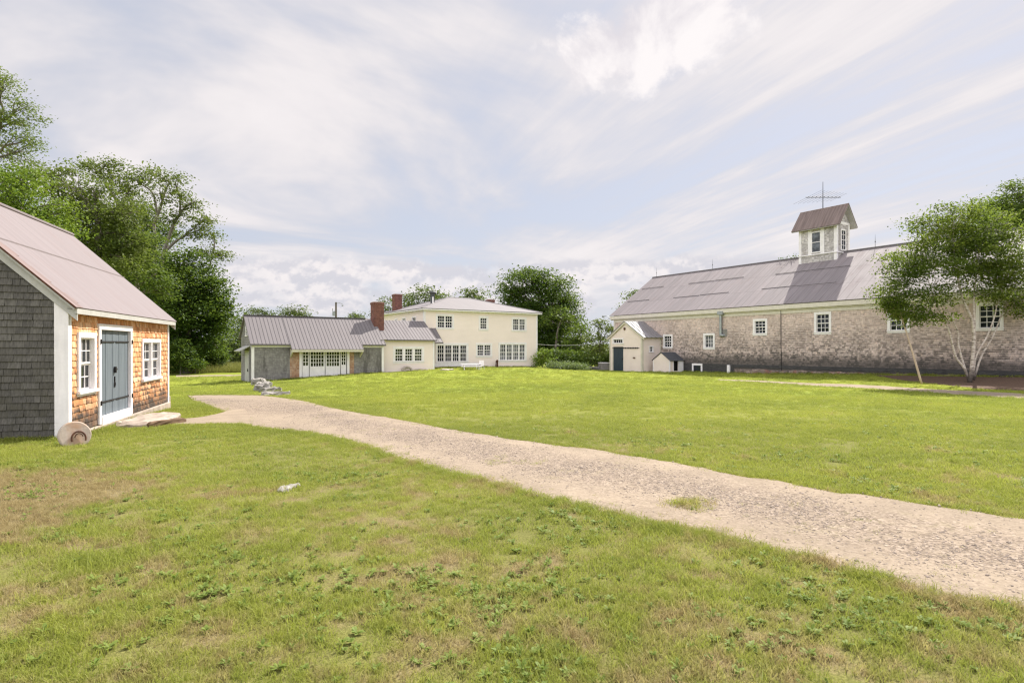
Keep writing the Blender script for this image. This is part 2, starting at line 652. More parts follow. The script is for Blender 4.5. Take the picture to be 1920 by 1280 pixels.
MAT = dict(
    white=m_paint('weathered white paint', (.81, .775, .775), .5, .10),
    offwhite=m_paint('aged ivory paint', (.60, .56, .46), .55, .14),
    ivory=m_paint('ivory barn trim', (.66, .61, .53), .55, .12),
    greytrim=m_paint('grey trim paint', (.46, .45, .42), .55, .16),
    cream=m_paint('cream clapboard paint', (.80, .695, .635), .6, .03, .5, .012),
    creamb=m_paint('pale cream board paint', (.74, .635, .565), .6, .05, .8, .02),
    bluedoor=m_simple('blue grey painted boards', (.098, .120, .140), (.152, .180, .20), 2.0, .6, 0, (8, 8, .6)),
    tealdoor=m_simple('dark slate blue paint', (.020, .034, .046), (.032, .050, .066), 2.0, .5, 0, (8, 8, .6)),
    cedar=m_shingle('new cedar shingles', [(0, (.46, .18, .07)), (.3, (.62, .29, .122)), (.7, (.71, .385, .20)), (1, (.79, .50, .31))],
                    stain=(.05, 1.15, 1.0, 1.0), tip=(.8, .8, 1.9), dark=(.055, .042, .034), base=(-.15, .25, .8)),
    gable=m_shingle('grey weathered shingles', [(0, (.092, .086, .076)), (.5, (.106, .099, .087)), (1, (.128, .120, .105))],
                    stain=(-.2, 2.3, .55, .9), tip=(.0, 0, 1), dark=(.060, .055, .036), grain=.3),
    barn=m_shingle('old barn shingles', [(0, (.50, .395, .345)), (.4, (.60, .485, .43)), (.8, (.66, .54, .48)), (1, (.69, .54, .46))],
                   stain=(-.2, 3.9, 1.0, 2.6), tip=(.75, 2.8, 4.4), dark=(.075, .066, .060), base=(.25, 1.15, .85)),
    garage=m_shingle('grey garage shingles', [(0, (.205, .192, .183)), (.5, (.235, .222, .212)), (1, (.28, .264, .25))],
                     tip=(.3, 0, 1), dark=(.05, .045, .04), patch=((.085, .078, .072), .50, .66, .75)),
    cedar2=m_shingle('replaced cedar shingles', [(0, (.33, .18, .105)), (.5, (.41, .25, .155)), (1, (.49, .34, .235))],
                     tip=(.3, 0, 1), dark=(.08, .06, .05), patch=((.40, .31, .25), .45, .7, .7)),
    greywood=m_shingle('silvered shingles', [(0, (.40, .37, .36)), (.5, (.54, .505, .49)), (1, (.66, .62, .61))],
                       tip=(.5, 0, 1), dark=(.14, .12, .11), patch=((.27, .24, .225), .5, .7, .6)),
    roofshed=m_metal_roof('faded metal roof', (.205, .174, .178), (.20, .130, .115), .30, .5, .15, None, .10),
    rustsheet=m_metal_roof('rust tinged sheet', (.215, .165, .158), (.20, .085, .06), .55, .6, .1, None, .25),
    roofbarn=m_metal_roof('galvanised sheet roof', (.225, .200, .203), (.17, .115, .10), .36, .5, .2, (.66, 2.55, .018, 0), .14),
    roofgar=m_metal_roof('ribbed mauve metal roof', (.182, .164, .167), (.26, .2, .2), .12, .45, .15, None, .10),
    roofhouse=m_metal_roof('grey standing seam roof', (.20, .184, .187), (.34, .28, .27), .15, .45, .2, None, .10),
    roofcup=m_metal_roof('rusted tin roof', (.205, .158, .146), (.15, .085, .065), .65, .6, .1, None, .30),
    roofann=m_metal_roof('bare tin roof', (.25, .235, .24), (.12, .085, .085), .65, .42, .4, None, .35),
    asphaltroof=m_simple('dark shingle roofing', (.045, .047, .052), (.085, .087, .095), 9, .9),
    seam=m_simple('seam metal', (.115, .103, .106), (.145, .13, .134), 6, .6, 0),
    brick=m_brick('red brick'),
    cap=m_simple('mortar cap', (.40, .30, .27), (.55, .45, .40), 6, .9),
    granite=m_stone('granite', (.30, .25, .21), (.55, .48, .41), 7.0),
    doorstep=m_stone('pinkish granite slab', (.28, .22, .175), (.44, .37, .31), 6.0),
    fieldstone=m_stone('pale fieldstone', (.14, .128, .115), (.38, .35, .32), 3.5),
    foundation=m_stone('stone foundation', (.10, .075, .06), (.34, .27, .22), 2.2, (.20, .085, .055)),
    darkwood=m_simple('blackened sill board', (.028, .027, .027), (.085, .082, .08), 3, .9, 0, (1, 1, 6)),
    plank=m_simple('dark brown plank', (.10, .06, .035), (.17, .11, .065), 3, .9, 0, (2, 2, 6)),
    greyplank=m_simple('grey planks', (.16, .15, .14), (.30, .28, .26), 3, .9, 0, (2, 2, 6)),
    grind=m_stone('grindstone sandstone', (.33, .265, .21), (.47, .40, .34), 4.0, (.36, .20, .11)),
    iron=m_simple('rusty iron', (.045, .020, .013), (.13, .055, .03), 9, .8, .3),
    blackiron=m_simple('black iron', (.018, .017, .017), (.04, .038, .038), 9, .6, .4),
    zinc=m_simple('galvanised duct', (.27, .29, .29), (.40, .42, .42), 3, .45, .6),
    darkzinc=m_simple('sooty stovepipe', (.05, .052, .055), (.10, .105, .11), 3, .5, .5),
    glass=m_glass('window glass'),
    glassg=m_glass('greenish glass', (.020, .024, .011), .8),
    glassc=m_glass('curtained glass', (.05, .052, .055), .9),
    glasscup=m_glass('hazy cupola glass', (.06, .065, .075), .7),
    dark=m_simple('dark opening', (.012, .011, .010), (.02, .018, .016), 3, 1.0),
    bark=m_bark('grey bark', (.07, .058, .048), (.20, .17, .145)),
    barkpale=m_bark('pale oak bark', (.09, .078, .066), (.24, .21, .18)),
    birchbark=m_bark('white birch bark', (.68, .62, .56), (.40, .33, .28), True),
    polebark=m_bark('tan sapling bark', (.36, .27, .20), (.55, .44, .35)),
    ground=m_ground(),
    grass=m_grass('mown grass blades'),
    weed=m_grass('broad weed leaves', -.3, (.150, .235, .050), .4),
    tall=m_grass('tall meadow grass', .02, (.17, .165, .055)),
    gravel=m_gravel(),
    mulch=m_simple('bark mulch', (.050, .032, .024), (.155, .095, .062), 14, 1.0, 0, (1, 1, 1), .8),
    pebble=m_stone('loose pebbles', (.15, .118, .094), (.40, .325, .265), 40.0),
    leaf_dark=m_leaf('dark maple leaves', [(.0202, .0468, .0090), (.0380, .0781, .0122), (.0614, .1094, .0157), (.0949, .1451, .0202)]),
    leaf_mid=m_leaf('mid green leaves', [(.0338, .0653, .0116), (.0579, .1000, .0158), (.0895, .1369, .0211), (.1369, .1790, .0316)]),
    leaf_olive=m_leaf('olive oak leaves', [(.0454, .0691, .0162), (.0756, .1058, .0238), (.1134, .1404, .0346), (.1620, .1836, .0540)]),
    leaf_light=m_leaf('light maple leaves', [(.0688, .1262, .0138), (.1091, .1779, .0184), (.1607, .2295, .0230), (.2066, .2754, .0344)]),
    leaf_pale=m_leaf('pale locust leaves', [(.075, .105, .035), (.11, .145, .045), (.15, .19, .06), (.21, .25, .10)]),
    leaf_birch=m_leaf('birch leaves', [(.042, .075, .012), (.072, .115, .016), (.115, .155, .022), (.19, .205, .04)], .55),
    leaf_far=m_leaf('distant leaves', [(.0378, .0626, .0238), (.0594, .0864, .0302), (.0810, .1080, .0378), (.1080, .1350, .0540)]),
    leaf_cover=m_leaf('ground cover leaves', [(.06, .095, .04), (.10, .14, .06), (.15, .19, .09), (.22, .25, .15)]),
)

# ------------------------------------------------------------------ building blocks


def cut(a, b, holes):
    """interval minus holes"""
    segs = [(a, b)]
    for h0, h1 in holes:
        nxt = []
        for s0, s1 in segs:
            if h1 <= s0 or h0 >= s1:
                nxt.append((s0, s1))
            else:
                if h0 > s0:
                    nxt.append((s0, h0))
                if h1 < s1:
                    nxt.append((h1, s1))
        segs = nxt
    return [q for q in segs if q[1] - q[0] > .012]


def siding(mb, M, span, z0, z1, course, holes=(), wid=(.09, .20), thick=.014, jit=.006, board=False):
    """courses of shingles (or clapboards) on a wall frame; span(z)->(s0,s1)"""
    R = random.Random(int(z0 * 91 + z1 * 37 + course * 1000))
    z = z0
    while z < z1 - .01:
        zt = min(z + course, z1)
        a0, a1 = span(z)
        b0, b1 = span(min(z + course * .9, z1))
        lo, hi = max(a0, b0), min(a1, b1)
        if hi - lo > .03:
            hs = [(h[0], h[1]) for h in holes if h[3] > z + .004 and h[2] < zt - .004]
            for s0, s1 in cut(lo, hi, hs):
                s = s0
                while s < s1 - .005:
                    w = (s1 - s) if board else R.uniform(*wid)
                    e = min(s + w, s1)
                    if s1 - e < .04:
                        e = s1
                    g = 0 if board else R.uniform(.001, .004)
                    dz = 0 if board else R.uniform(-jit, jit)
                    t = thick * (1 if board else R.uniform(.75, 1.35))
                    top = min(zt + course * .12, z1)
                    vs = [M @ Vector(p) for p in ((s + g, t, z + dz), (e - g, t, z + dz), (e - g, .001, top), (s + g, .001, top),
                                                  (s + g, -.002, z + dz), (e - g, -.002, z + dz))]
                    mb.add(vs, [(0, 1, 2, 3), (4, 5, 1, 0)], [[(0, 0), (1, 0), (1, 1), (0, 1)], [(0, 0), (1, 0), (1, 0), (0, 0)]])
                    s = e
        z += course


def core(mb, M, s0, s1, z0, z1, holes=(), th=.12):
    """solid wall body with its openings left out"""
    S = sorted({s0, s1, *[min(max(h[0], s0), s1) for h in holes], *[min(max(h[1], s0), s1) for h in holes]})
    for a, b in zip(S, S[1:]):
        if b - a < 1e-4:
            continue
        hs = [(h[2], h[3]) for h in holes if h[0] < (a + b) / 2 < h[1]]
        for q0, q1 in cut(z0, z1, hs):
            mb.box(a, b, -th, -.003, q0, q1, M)


def window(root, M, s0, s1, z0, z1, units=1, cols=3, rows=2, sashes=2, trim=.10, glass='glass', paint='white', rec=.07, mull=.07, sill=True, name='window', bar=.022):
    """z/s limits are the OUTER edges of the casing; returns the opening for the wall builders"""
    a, b, c, d = s0 + trim, s1 - trim, z0 + trim, z1 - trim
    cs = MB()
    pr = .045
    cs.box(s0, s1, -.01, pr, d, z1, M)
    cs.box(s0, a, -.01, pr - .003, c, d, M)
    cs.box(b, s1, -.01, pr - .003, c, d, M)
    if sill:
        cs.box(s0 - .03, s1 + .03, -.01, pr + .035, c - .055, c, M)
        cs.box(s0, s1, -.01, pr - .006, z0, c - .055, M)
    else:
        cs.box(s0, s1, -.01, pr, z0, c, M)
    # reveals
    cs.box(a - .02, a, -rec - .03, -.011, c, d, M)
    cs.box(b, b + .02, -rec - .03, -.011, c, d, M)
    cs.box(a - .02, b + .02, -rec - .03, -.012, d, d + .02, M)
    cs.box(a - .02, b + .02, -rec - .03, -.012, c - .02, c, M)
    uw = (b - a - mull * (units - 1)) / units
    for i in range(units - 1):
        x = a + uw * (i + 1) + mull * i
        cs.box(x, x + mull, -rec, pr - .01, c, d, M)
    w = cs.build(name, MAT[paint], root)
    for i in range(units):
        sh, gl = MB(), MB()
        x0 = a + i * (uw + mull)
        x1 = x0 + uw
        hh = (d - c) / sashes
        for k in range(sashes):
            q0, q1 = c + hh * k, c + hh * (k + 1)
            yy = -rec + (.012 if k == sashes - 1 and sashes > 1 else -.012)
            st = .035 if uw > .35 else .025
            sh.box(x0, x1, yy - .014, yy + .014, q1 - st, q1, M)
            sh.box(x0, x1, yy - .014, yy + .014, q0, q0 + st, M)
            sh.box(x0, x0 + st, yy - .013, yy + .013, q0 + st, q1 - st, M)
            sh.box(x1 - st, x1, yy - .013, yy + .013, q0 + st, q1 - st, M)
            for j in range(1, cols):
                xm = x0 + st + (uw - 2 * st) * j / cols
                sh.box(xm - bar / 2, xm + bar / 2, yy - .010, yy + .010, q0 + st, q1 - st, M)
            for j in range(1, rows):
                zm = q0 + st + (hh - 2 * st) * j / rows
                sh.box(x0 + st, x1 - st, yy - .009, yy + .009, zm - bar / 2, zm + bar / 2, M)
            # each pane tilted a hair, as old glass is
            for ci in range(cols):
                for ri in range(rows):
                    p0 = x0 + st + (uw - 2 * st) * ci / cols
                    p1 = x0 + st + (uw - 2 * st) * (ci + 1) / cols
                    r0 = q0 + st + (hh - 2 * st) * ri / rows
                    r1 = q0 + st + (hh - 2 * st) * (ri + 1) / rows
                    t1, t2 = random.uniform(-.004, .004), random.uniform(-.004, .004)
                    gl.add([M @ Vector(p) for p in ((p0, yy - .003 + t1, r0), (p1, yy - .003 + t2, r0), (p1, yy - .003 - t1, r1), (p0, yy - .003 - t2, r1))], [(0, 1, 2, 3)])
        sh.build('sash', MAT[paint], w)
        gl.build('pane', MAT[glass], w)
    return (a - .012, b + .012, c - .012, d + .012)


def ribs(mb, e0, e1, r0, r1, step, h=.028, w=.03):
    """raised seams running from the eave line e0-e1 up to the ridge line r0-r1"""
    e0, e1, r0, r1 = map(Vector, (e0, e1, r0, r1))
    n = max(2, int((e1 - e0).length / step))
    nr = (e1 - e0).cross(r0 - e0).normalized()
    if nr.z < 0:
        nr = -nr
    al = (e1 - e0).normalized()
    for i in range(n + 1):
        t = i / n
        a, b = e0.lerp(e1, t), r0.lerp(r1, t)
        off = al * w / 2
        vs = [a - off, a + off, b + off, b - off]
        vs2 = [q + nr * h for q in vs]
        mb.add(vs + vs2, [(4, 5, 6, 7), (0, 1, 5, 4), (1, 2, 6, 5), (2, 3, 7, 6), (3, 0, 4, 7)])


# ================================================================== SHED (left)
CPX, CZ = 127.0, 11.2
sx, sy = xy(CPX, CZ)
A1 = math.radians(73.1)
SH = Matrix.Translation((sx, sy, 0.0)) @ Matrix.Rotation(A1, 4, 'Z') @ Matrix.Rotation(math.radians(-.45), 4, 'Y')
shed = thing('shed', 'small cedar shingled shed with blue grey door and faded pinkish metal roof', 'shed', (0, 0, 0), SH)
SL, SWD, SE, SR = 6.97, 5.0, 2.50, 4.78
FR = SH @ frame((0, 0, 0), (1, 0))          # front wall, lit by the sun
GA = SH @ frame((0, SWD, 0), (0, -1))       # near gable
BK = SH @ frame((SL, SWD, 0), (-1, 0))
GB = SH @ frame((SL, 0, 0), (0, 1))


def shed_s(px):
    u = (px - CX) / F
    e = Vector((math.cos(A1), math.sin(A1)))
    er, ez = e.x * CO - e.y * SI, e.x * SI + e.y * CO
    r0, z0 = (CPX - CX) / F * CZ, CZ
    s = (u * z0 - r0) / (er - u * ez)
    return s, z0 + s * ez


def shed_z(py, s, Z):
    return hz(py, Z) - s * math.tan(math.radians(.45))


wh = []
s0, Z0 = shed_s(143.5)
s1, Z1 = shed_s(177.5)
wh.append(window(shed, FR, s0, s1, shed_z(744, s0, Z0), shed_z(622.5, s0, Z0), 1, 3, 2, 2, .105, rec=.05, bar=.018))
s2, Z2 = shed_s(264.5)
s3, Z3 = shed_s(299.0)
wh.append(window(shed, FR, s2, s3, shed_z(717.5, s2, Z2), shed_z(635, s2, Z2), 2, 2, 2, 2, .09, rec=.04, mull=.08, bar=.016))
d0, dZ0 = shed_s(182.5)
d1, dZ1 = shed_s(245.0)
dt = shed_z(606.5, d0, dZ0)
dcs = .12
holes = wh + [(d0 + dcs - .01, d1 - dcs + .01, .12, dt - .12)]
# door: leaf of vertical boards
dr = MB()
nb = 9
x0, x1 = d0 + dcs, d1 - dcs
for i in range(nb):
    w = (x1 - x0) / nb
    dr.box(x0 + i * w + .004, x0 + (i + 1) * w - .004, -.06, -.018 - .004 * (i % 2), .21, dt - .125, FR)
dr.box(x0, x1, -.075, -.061, .21, dt - .125, FR)
door = dr.build('door', MAT['bluedoor'], shed, bevel=.004)
for zz in (.50, dt - .38):
    for q0_, q1_, hx in ((x0 - .06, x0 + .50 * (x1 - x0), x0 - .06), (x0 + .54 * (x1 - x0), x1 + .06, x1 + .06)):
        hg = MB()
        hg.box(q0_, q1_, -.017, -.002, zz - .016, zz + .016, FR)
        hg.tube([FR @ Vector((hx, .055, zz - .05)), FR @ Vector((hx, .055, zz + .05))], .020)
        hg.build('strap_hinge', MAT['blackiron'], door)
mx = (x0 + x1) / 2
lk = MB()
lk.box(mx - .05, mx + .10, -.018, .02, 1.16, 1.20, FR)
lk.box(mx - .035, mx + .03, -.018, .028, 1.10, 1.24, FR)
lk.build('latch', MAT['blackiron'], door)
lk = MB()
lk.tube([FR @ Vector((mx + .03 * math.cos(a), -.004, .84 + .06 * math.sin(a))) for a in np.linspace(0, 2 * math.pi, 13)], .011, 6)
lk.box(mx - .012, mx + .012, -.018, .004, .88, 1.02, FR)
lk.build('pull_ring', MAT['blackiron'], door)
dc = MB()
dc.box(d0 - .01, d1 + .01, -.05, .05, dt - .125, dt, FR)
dc.box(d0, d0 + dcs, -.05, .046, .05, dt - .125, FR)
dc.box(d1 - dcs, d1, -.05, .046, .05, dt - .125, FR)
dc.box(d0 + dcs, d1 - dcs, -.05, .062, .02, .205, FR)
dc.build('door_frame', MAT['white'], shed, bevel=.006)

fw = MB()
siding(fw, FR, lambda z: (.09, SL - .09), .06, SE - .02, .125, holes, (.08, .17), .018)
fw.build('front_wall', MAT['cedar'], shed)
gw = MB()


def gspan(zz):
    if zz <= SE + .05:
        return (.0, SWD - .10)
    k = (zz - SE) / (SR - SE) * SWD / 2
    return (k, SWD - k)


siding(gw, GA, gspan, -.22, SR - .1, .127, (), (.10, .26), .026, .002)
gw.build('gable_wall', MAT['gable'], shed)
bd = MB()
core(bd, FR, 0.02, SL - .02, -.15, SE, holes, .12)
core(bd, BK, 0.02, SL - .02, -.35, SE, (), .12)
core(bd, GA, 0, SWD, -.35, SE, (), .12)
core(bd, GB, 0, SWD, -.35, SE, (), .12)
for xx in (.003, SL - .123):
    P = [SH @ Vector(p) for p in ((xx, 0, SE), (xx, SWD, SE), (xx, SWD / 2, SR - .03), (xx + .12, 0, SE), (xx + .12, SWD, SE), (xx + .12, SWD / 2, SR - .03))]
    bd.add(P, [(0, 1, 2), (5, 4, 3), (0, 3, 4, 1), (1, 4, 5, 2), (2, 5, 3, 0)])
bd.box(.1, SL - .1, .25, .27, 0, SE, SH)   # dark lining behind the windows
bd.build('wall_body', MAT['gable'], shed)
for bx_ in ((FR, -.012, .11, .030, -.02, SE - .02), (FR, SL - .122, SL, .030, -.02, SE - .02), (GA, SWD - .20, SWD + .03, .034, -.15, SE + .10)):
    cb = MB()
    cb.box(bx_[1], bx_[2], -.05, bx_[3], bx_[4], bx_[5], bx_[0])
    cb.build('corner_board', MAT['white'], shed, bevel=.005)
OV, OVG = .20, .16
slope = (SR - SE) / (SWD / 2)
rf = MB()
ez = SE - OV * slope + .12
rz = SR + .12
rf.slab([SH @ Vector(p) for p in ((-OVG, -OV, ez), (SL + OVG, -OV, ez), (SL + OVG, SWD / 2, rz), (-OVG, SWD / 2, rz))], .025)
rf.slab([SH @ Vector(p) for p in ((-OVG, SWD + OV, ez), (SL + OVG, SWD + OV, ez), (SL + OVG, SWD / 2, rz), (-OVG, SWD / 2, rz))], .025)
# lapped sheet joints
for t in (.52,):
    a = Vector((-OVG, -OV, ez)).lerp(Vector((-OVG, SWD / 2, rz)), t)
    rf.box(-OVG, SL + OVG, a.y - .012, a.y + .012, a.z - .01, a.z + .018, SH)
roof = rf.build('roof', MAT['roofshed'], shed)
rc = MB()
rc.tube([SH @ Vector((-OVG, SWD / 2, rz + .01)), SH @ Vector((SL + OVG, SWD / 2, rz + .01))], .05, 8)
rc.build('ridge_cap', MAT['roofshed'], roof)
vg = MB()
nv = Vector((0, -slope, 1)).normalized() * .004
a_, b_ = Vector((0, -OV, ez)), Vector((0, SWD / 2, rz))
R = random.Random(5)
nx_ = 26
for i in range(nx_):
    t0_, t1_ = i / nx_, (i + 1) / nx_
    w0_ = .30 + .08 * math.sin(i * 1.3) + R.uniform(-.04, .04)
    P = [a_.lerp(b_, t0_), a_.lerp(b_, t1_)]
    vg.slab([SH @ (Vector((-OVG - .004, p.y, p.z)) + nv) for p in P] + [SH @ (Vector((-OVG + w0_, p.y, p.z)) + nv) for p in P[::-1]], .006)
vg.build('verge_sheet', MAT['rustsheet'], roof)
vg = MB()
P = []
for x in (-OVG - .012, -OVG - .002):
    P += [SH @ Vector((x, -OV, ez - .035)), SH @ Vector((x, SWD / 2, rz - .035)), SH @ Vector((x, SWD / 2, rz + .004)), SH @ Vector((x, -OV, ez + .004))]
vg.add(P, [(0, 1, 2, 3), (7, 6, 5, 4), (0, 4, 5, 1), (1, 5, 6, 2), (2, 6, 7, 3), (3, 7, 4, 0)])
vg.build('verge_edge', MAT['iron'], roof)
tr = MB()
tr.slab([SH @ Vector(p) for p in ((-OVG + .01, -OV + .02, ez - .028), (-OVG + .01, SWD / 2, rz - .028), (.03, SWD / 2, rz - .028), (.03, -OV + .02, ez - .028))], .03)
for q in (0, 1):
    sgn = 1 if q == 0 else -1
    yb = 0 if q == 0 else SWD
    for xx in (-.06, SL + .03):
        P = []
        for x in (xx, xx + .03):
            P += [SH @ Vector((x, yb - sgn * (OV - .02), ez - .03)), SH @ Vector((x, SWD / 2, rz - .03)), SH @ Vector((x, SWD / 2, rz - .27)), SH @ Vector((x, yb - sgn * (OV - .02), ez - .25))]
        tr.add(P, [(0, 1, 2, 3), (7, 6, 5, 4), (0, 4, 5, 1), (1, 5, 6, 2), (2, 6, 7, 3), (3, 7, 4, 0)])
tr.box(-.06, SL + .06, -OV + .015, -.02, ez - .035, ez - .015, SH)
tr.box(-.09, SL + .06, -OV + .012, -OV + .05, ez - .12, ez - .036, SH)
tr.build('rake_board', MAT['greytrim'], shed)
fd = MB()
fd.box(0.0, SL, -.10, .07, -.4, .035, FR)
fd.box(SL, SL + .06, -.3, .05, -.4, .2, FR)
fd.build('foundation', MAT['doorstep'], shed, bevel=.02)

# grindstone leaning at the corner
gx, gy, gZ = gp(141, 834)
lean = Matrix.Translation((gx, gy, tzf(gx, gy))) @ Matrix.Rotation(math.atan2(-gx, gy) + math.radians(14), 4, 'Z') @ Matrix.Rotation(math.radians(-13), 4, 'X')
gs = thing('grindstone', 'round pale grindstone leaning against the shed corner with rusty iron band', 'grindstone', (0, 0, 0), lean)


def disc(mb, M, c, r, y0, y1, n=36, jit=0.0):
    vs = []
    for y in (y0, y0 + .015, y1 - .015, y1):
        rr = r if y not in (y0, y1) else r - .018
        for k in range(n):
            a = 2 * math.pi * k / n
            q = rr * (1 + jit * math.sin(3 * a + 1) + jit * .6 * math.sin(7 * a))
            vs.append(M @ Vector((c[0] + q * math.cos(a), y, c[1] + q * math.sin(a))))
    fs = [tuple(range(n)), tuple(range(4 * n - 1, 3 * n - 1, -1))]
    for i in range(3):
        for k in range(n):
            fs.append((i * n + k, (i + 1) * n + k, (i + 1) * n + (k + 1) % n, i * n + (k + 1) % n))
    mb.add(vs, fs)


g = MB()
disc(g, lean, (0, .17), .245, -.045, .045, 40, .006)
g.build('stone', MAT['grind'], gs)
g = MB()
ring = [lean @ Vector((.04 + .105 * math.cos(a), -.075, .10 + .125 * math.sin(a))) for a in np.linspace(-.35, math.pi + .35, 15)]
g.tube(ring, .014, 7)
ring = [lean @ Vector((.045 + .06 * math.cos(a), -.078, .115 + .075 * math.sin(a))) for a in np.linspace(.2, math.pi - .1, 10)]
g.tube(ring, .009, 6)
g.build('iron_band', MAT['iron'], gs)


# doorstep slab and plank
def rough_block(mb, M, dx, dy, dz, seed, sub=5, jit=.03):
    R = random.Random(seed)
    nx, ny, nz = sub, sub, 3
    idx = {}
    vs = []
    for i in range(nx + 1):
        for j in range(ny + 1):
            for k in range(nz + 1):
                if i in (0, nx) or j in (0, ny) or k in (0, nz):
                    e = ((i in (0, nx)) + (j in (0, ny)) + (k in (0, nz)))
                    p = Vector(((i / nx - .5) * dx, (j / ny - .5) * dy, (k / nz) * dz))
                    p += Vector((R.uniform(-1, 1), R.uniform(-1, 1), R.uniform(-1, 1))) * jit
                    if e >= 2:
                        p = Vector((p.x * (1 - .05 * e), p.y * (1 - .05 * e), p.z * (1 - .03 * e)))
                    idx[i, j, k] = len(vs)
                    vs.append(M @ p)
    fs = []
    for i in range(nx):
        for j in range(ny):
            for k, fl in ((0, 1), (nz, 0)):
                q = [idx[i, j, k], idx[i + 1, j, k], idx[i + 1, j + 1, k], idx[i, j + 1, k]]
                fs.append(tuple(q[::-1] if fl else q))
    for k in range(nz):
        for i in range(nx):
            for j, fl in ((0, 0), (ny, 1)):
                q = [idx[i, j, k], idx[i + 1, j, k], idx[i + 1, j, k + 1], idx[i, j, k + 1]]
                fs.append(tuple(q[::-1] if fl else q))
        for j in range(ny):
            for i, fl in ((0, 1), (nx, 0)):
                q = [idx[i, j, k], idx[i, j + 1, k], idx[i, j + 1, k + 1], idx[i, j, k + 1]]
                fs.append(tuple(q[::-1] if fl else q))
    mb.add(vs, fs)


xx_ = (d0 + d1) / 2 + .35
c0 = SH @ Vector((xx_, -.62, 0))
MS = Matrix.Translation((c0.x, c0.y, tzf(c0.x, c0.y) - .06)) @ Matrix.Rotation(A1 - .03, 4, 'Z')
g = MB()
rough_block(g, MS, 2.3, .85, .20, 3, 6, .022)
st = g.build('doorstep', MAT['doorstep'], None, smooth=False)
tag(st, 'long flat granite slab laid as a step before the blue grey door', 'doorstep')
c1 = SH @ Vector((d0 + .62, -1.16, 0))
MS = Matrix.Translation((c1.x, c1.y, tzf(c1.x, c1.y) - .03)) @ Matrix.Rotation(A1 - .62, 4, 'Z')
g = MB()
rough_block(g, MS, .95, .14, .155, 5, 5, .012)
st = g.build('plank', MAT['plank'], None)
tag(st, 'dark brown timber edging lying against the granite doorstep', 'plank')

# ================================================================== BARN
XB, XR, YF, YN = 43.3, 49.4, 46.5, 2.0
BE, BR = 5.25, 9.5
barn = thing('barn', 'long old shingled barn with metal sheet roof and cupola', 'barn', (XB, (YF + YN) / 2, 0))
BW = frame((XB, YF, 0), (0, -1))


def barn_s(px):
    y, Z = on_x(px, XB)
    return YF - y, Z


bh = []
for (p0, p1, q0, q1, cols, rows, sashes, gl) in ((1243.5, 1261.5, 626.8, 653.4, 3, 2, 2, 'glass'), (1319, 1340.5, 624.6, 655, 3, 3, 1, 'glassc'), (1412, 1439, 597.5, 629, 3, 2, 2, 'glass'),
                                               (1526.7, 1559, 584.6, 627.0, 3, 2, 2, 'glass'), (1664, 1706, 577, 624, 3, 2, 2, 'glass'), (1830, 1882, 566.6, 620, 3, 2, 2, 'glass')):
    a, Za = barn_s(p0)
    b, Zb = barn_s(p1)
    Zm = (Za + Zb) / 2
    bh.append(window(barn, BW, a, b, hz(q1, Zm), hz(q0, Zm), 1, cols, rows, sashes, .18 if p0 > 1300 else .15, gl, rec=.06, bar=.035))
# cellar opening with a white frame
a, Za = barn_s(1298)
b, Zb = barn_s(1317.5)
cf = MB()
zt_ = hz(681, Za)
cf.box(a, b, -.02, .06, zt_ - .17, zt_, BW)
cf.box(a, a + .17, -.02, .057, -.6, zt_ - .17, BW)
cf.box(b - .17, b, -.02, .057, -.6, zt_ - .17, BW)
cfo = cf.build('cellar_window', MAT['white'], barn, bevel=.006)
g = MB()
g.box(a + .17, b - .17, -.02, .035, -.6, zt_ - .17, BW)
g.build('pane', MAT['glass'], cfo)
sw = MB()
BLEN = YF - YN
siding(sw, BW, lambda z: (.22, BLEN - .2), .40, 4.46, .135, bh, (.10, .22), .026, .006)
sw.build('front_wall', MAT['barn'], barn)
bd = MB()
core(bd, BW, 0, BLEN, -.9, BE, bh, .15)
XK = 2 * XR - XB
core(bd, frame((XK, YN, 0), (0, 1)), 0, BLEN, -.9, BE, (), .15)
for yy in (YF - .15, YN):
    bd.box(XB, XK, yy, yy + .15, -.9, BE)
    P = [(XB, yy, BE), (XK, yy, BE), (XR, yy, BR - .08), (XB, yy + .15, BE), (XK, yy + .15, BE), (XR, yy + .15, BR - .08)]
    bd.add(P, [(0, 1, 2), (5, 4, 3), (0, 3, 4, 1), (1, 4, 5, 2), (2, 5, 3, 0)])
bd.box(XB + .3, XB + .32, YN + .2, YF - .2, -.5, BE)
bd.build('wall_body', MAT['barn'], barn)
for nm, q in (('cornice', (-.34, BLEN + .1, .0, .29, 4.78, 5.115)), ('cornice_moulding', (-.30, BLEN + .1, .0, .17, 4.70, 4.775)), ('frieze_board', (0, BLEN, .0, .06, 4.44, 4.695)), ('corner_board', (-.02, .20, -.02, .045, -.6, 4.435))):
    fa = MB()
    fa.box(*q, BW)
    fa.build(nm, MAT['ivory'], barn, bevel=.01)
rf = MB()
bs = (BR - BE) / (XR - XB)
OX, OY = .34, .35
e_ = BE - OX * bs + .16
rf.slab([(XB - OX, YN - OY, e_), (XB - OX, YF + OY, e_), (XR, YF + OY, BR + .10), (XR, YN - OY, BR + .10)], .03)
rf.slab([(XK + OX, YN - OY, e_), (XK + OX, YF + OY, e_), (XR, YF + OY, BR + .10), (XR, YN - OY, BR + .10)], .03)
broof = rf.build('roof', MAT['roofbarn'], barn)
g = MB()
g.tube([(XR, YN - OY, BR + .12), (XR, YF + OY, BR + .12)], .07, 8)
for t in (.34, .67):
    for k in range(14):
        y0 = YN + (YF - YN) * k / 14
        y1 = y0 + (YF - YN) / 14 - .05
        x = XB - OX + (XR - XB + OX) * t + random.uniform(-.09, .09)
        z = e_ + (x - XB + OX) * bs
        if k % 3:
            g.box(x - .010, x + .010, y0, y1, z - .02, z + .018)
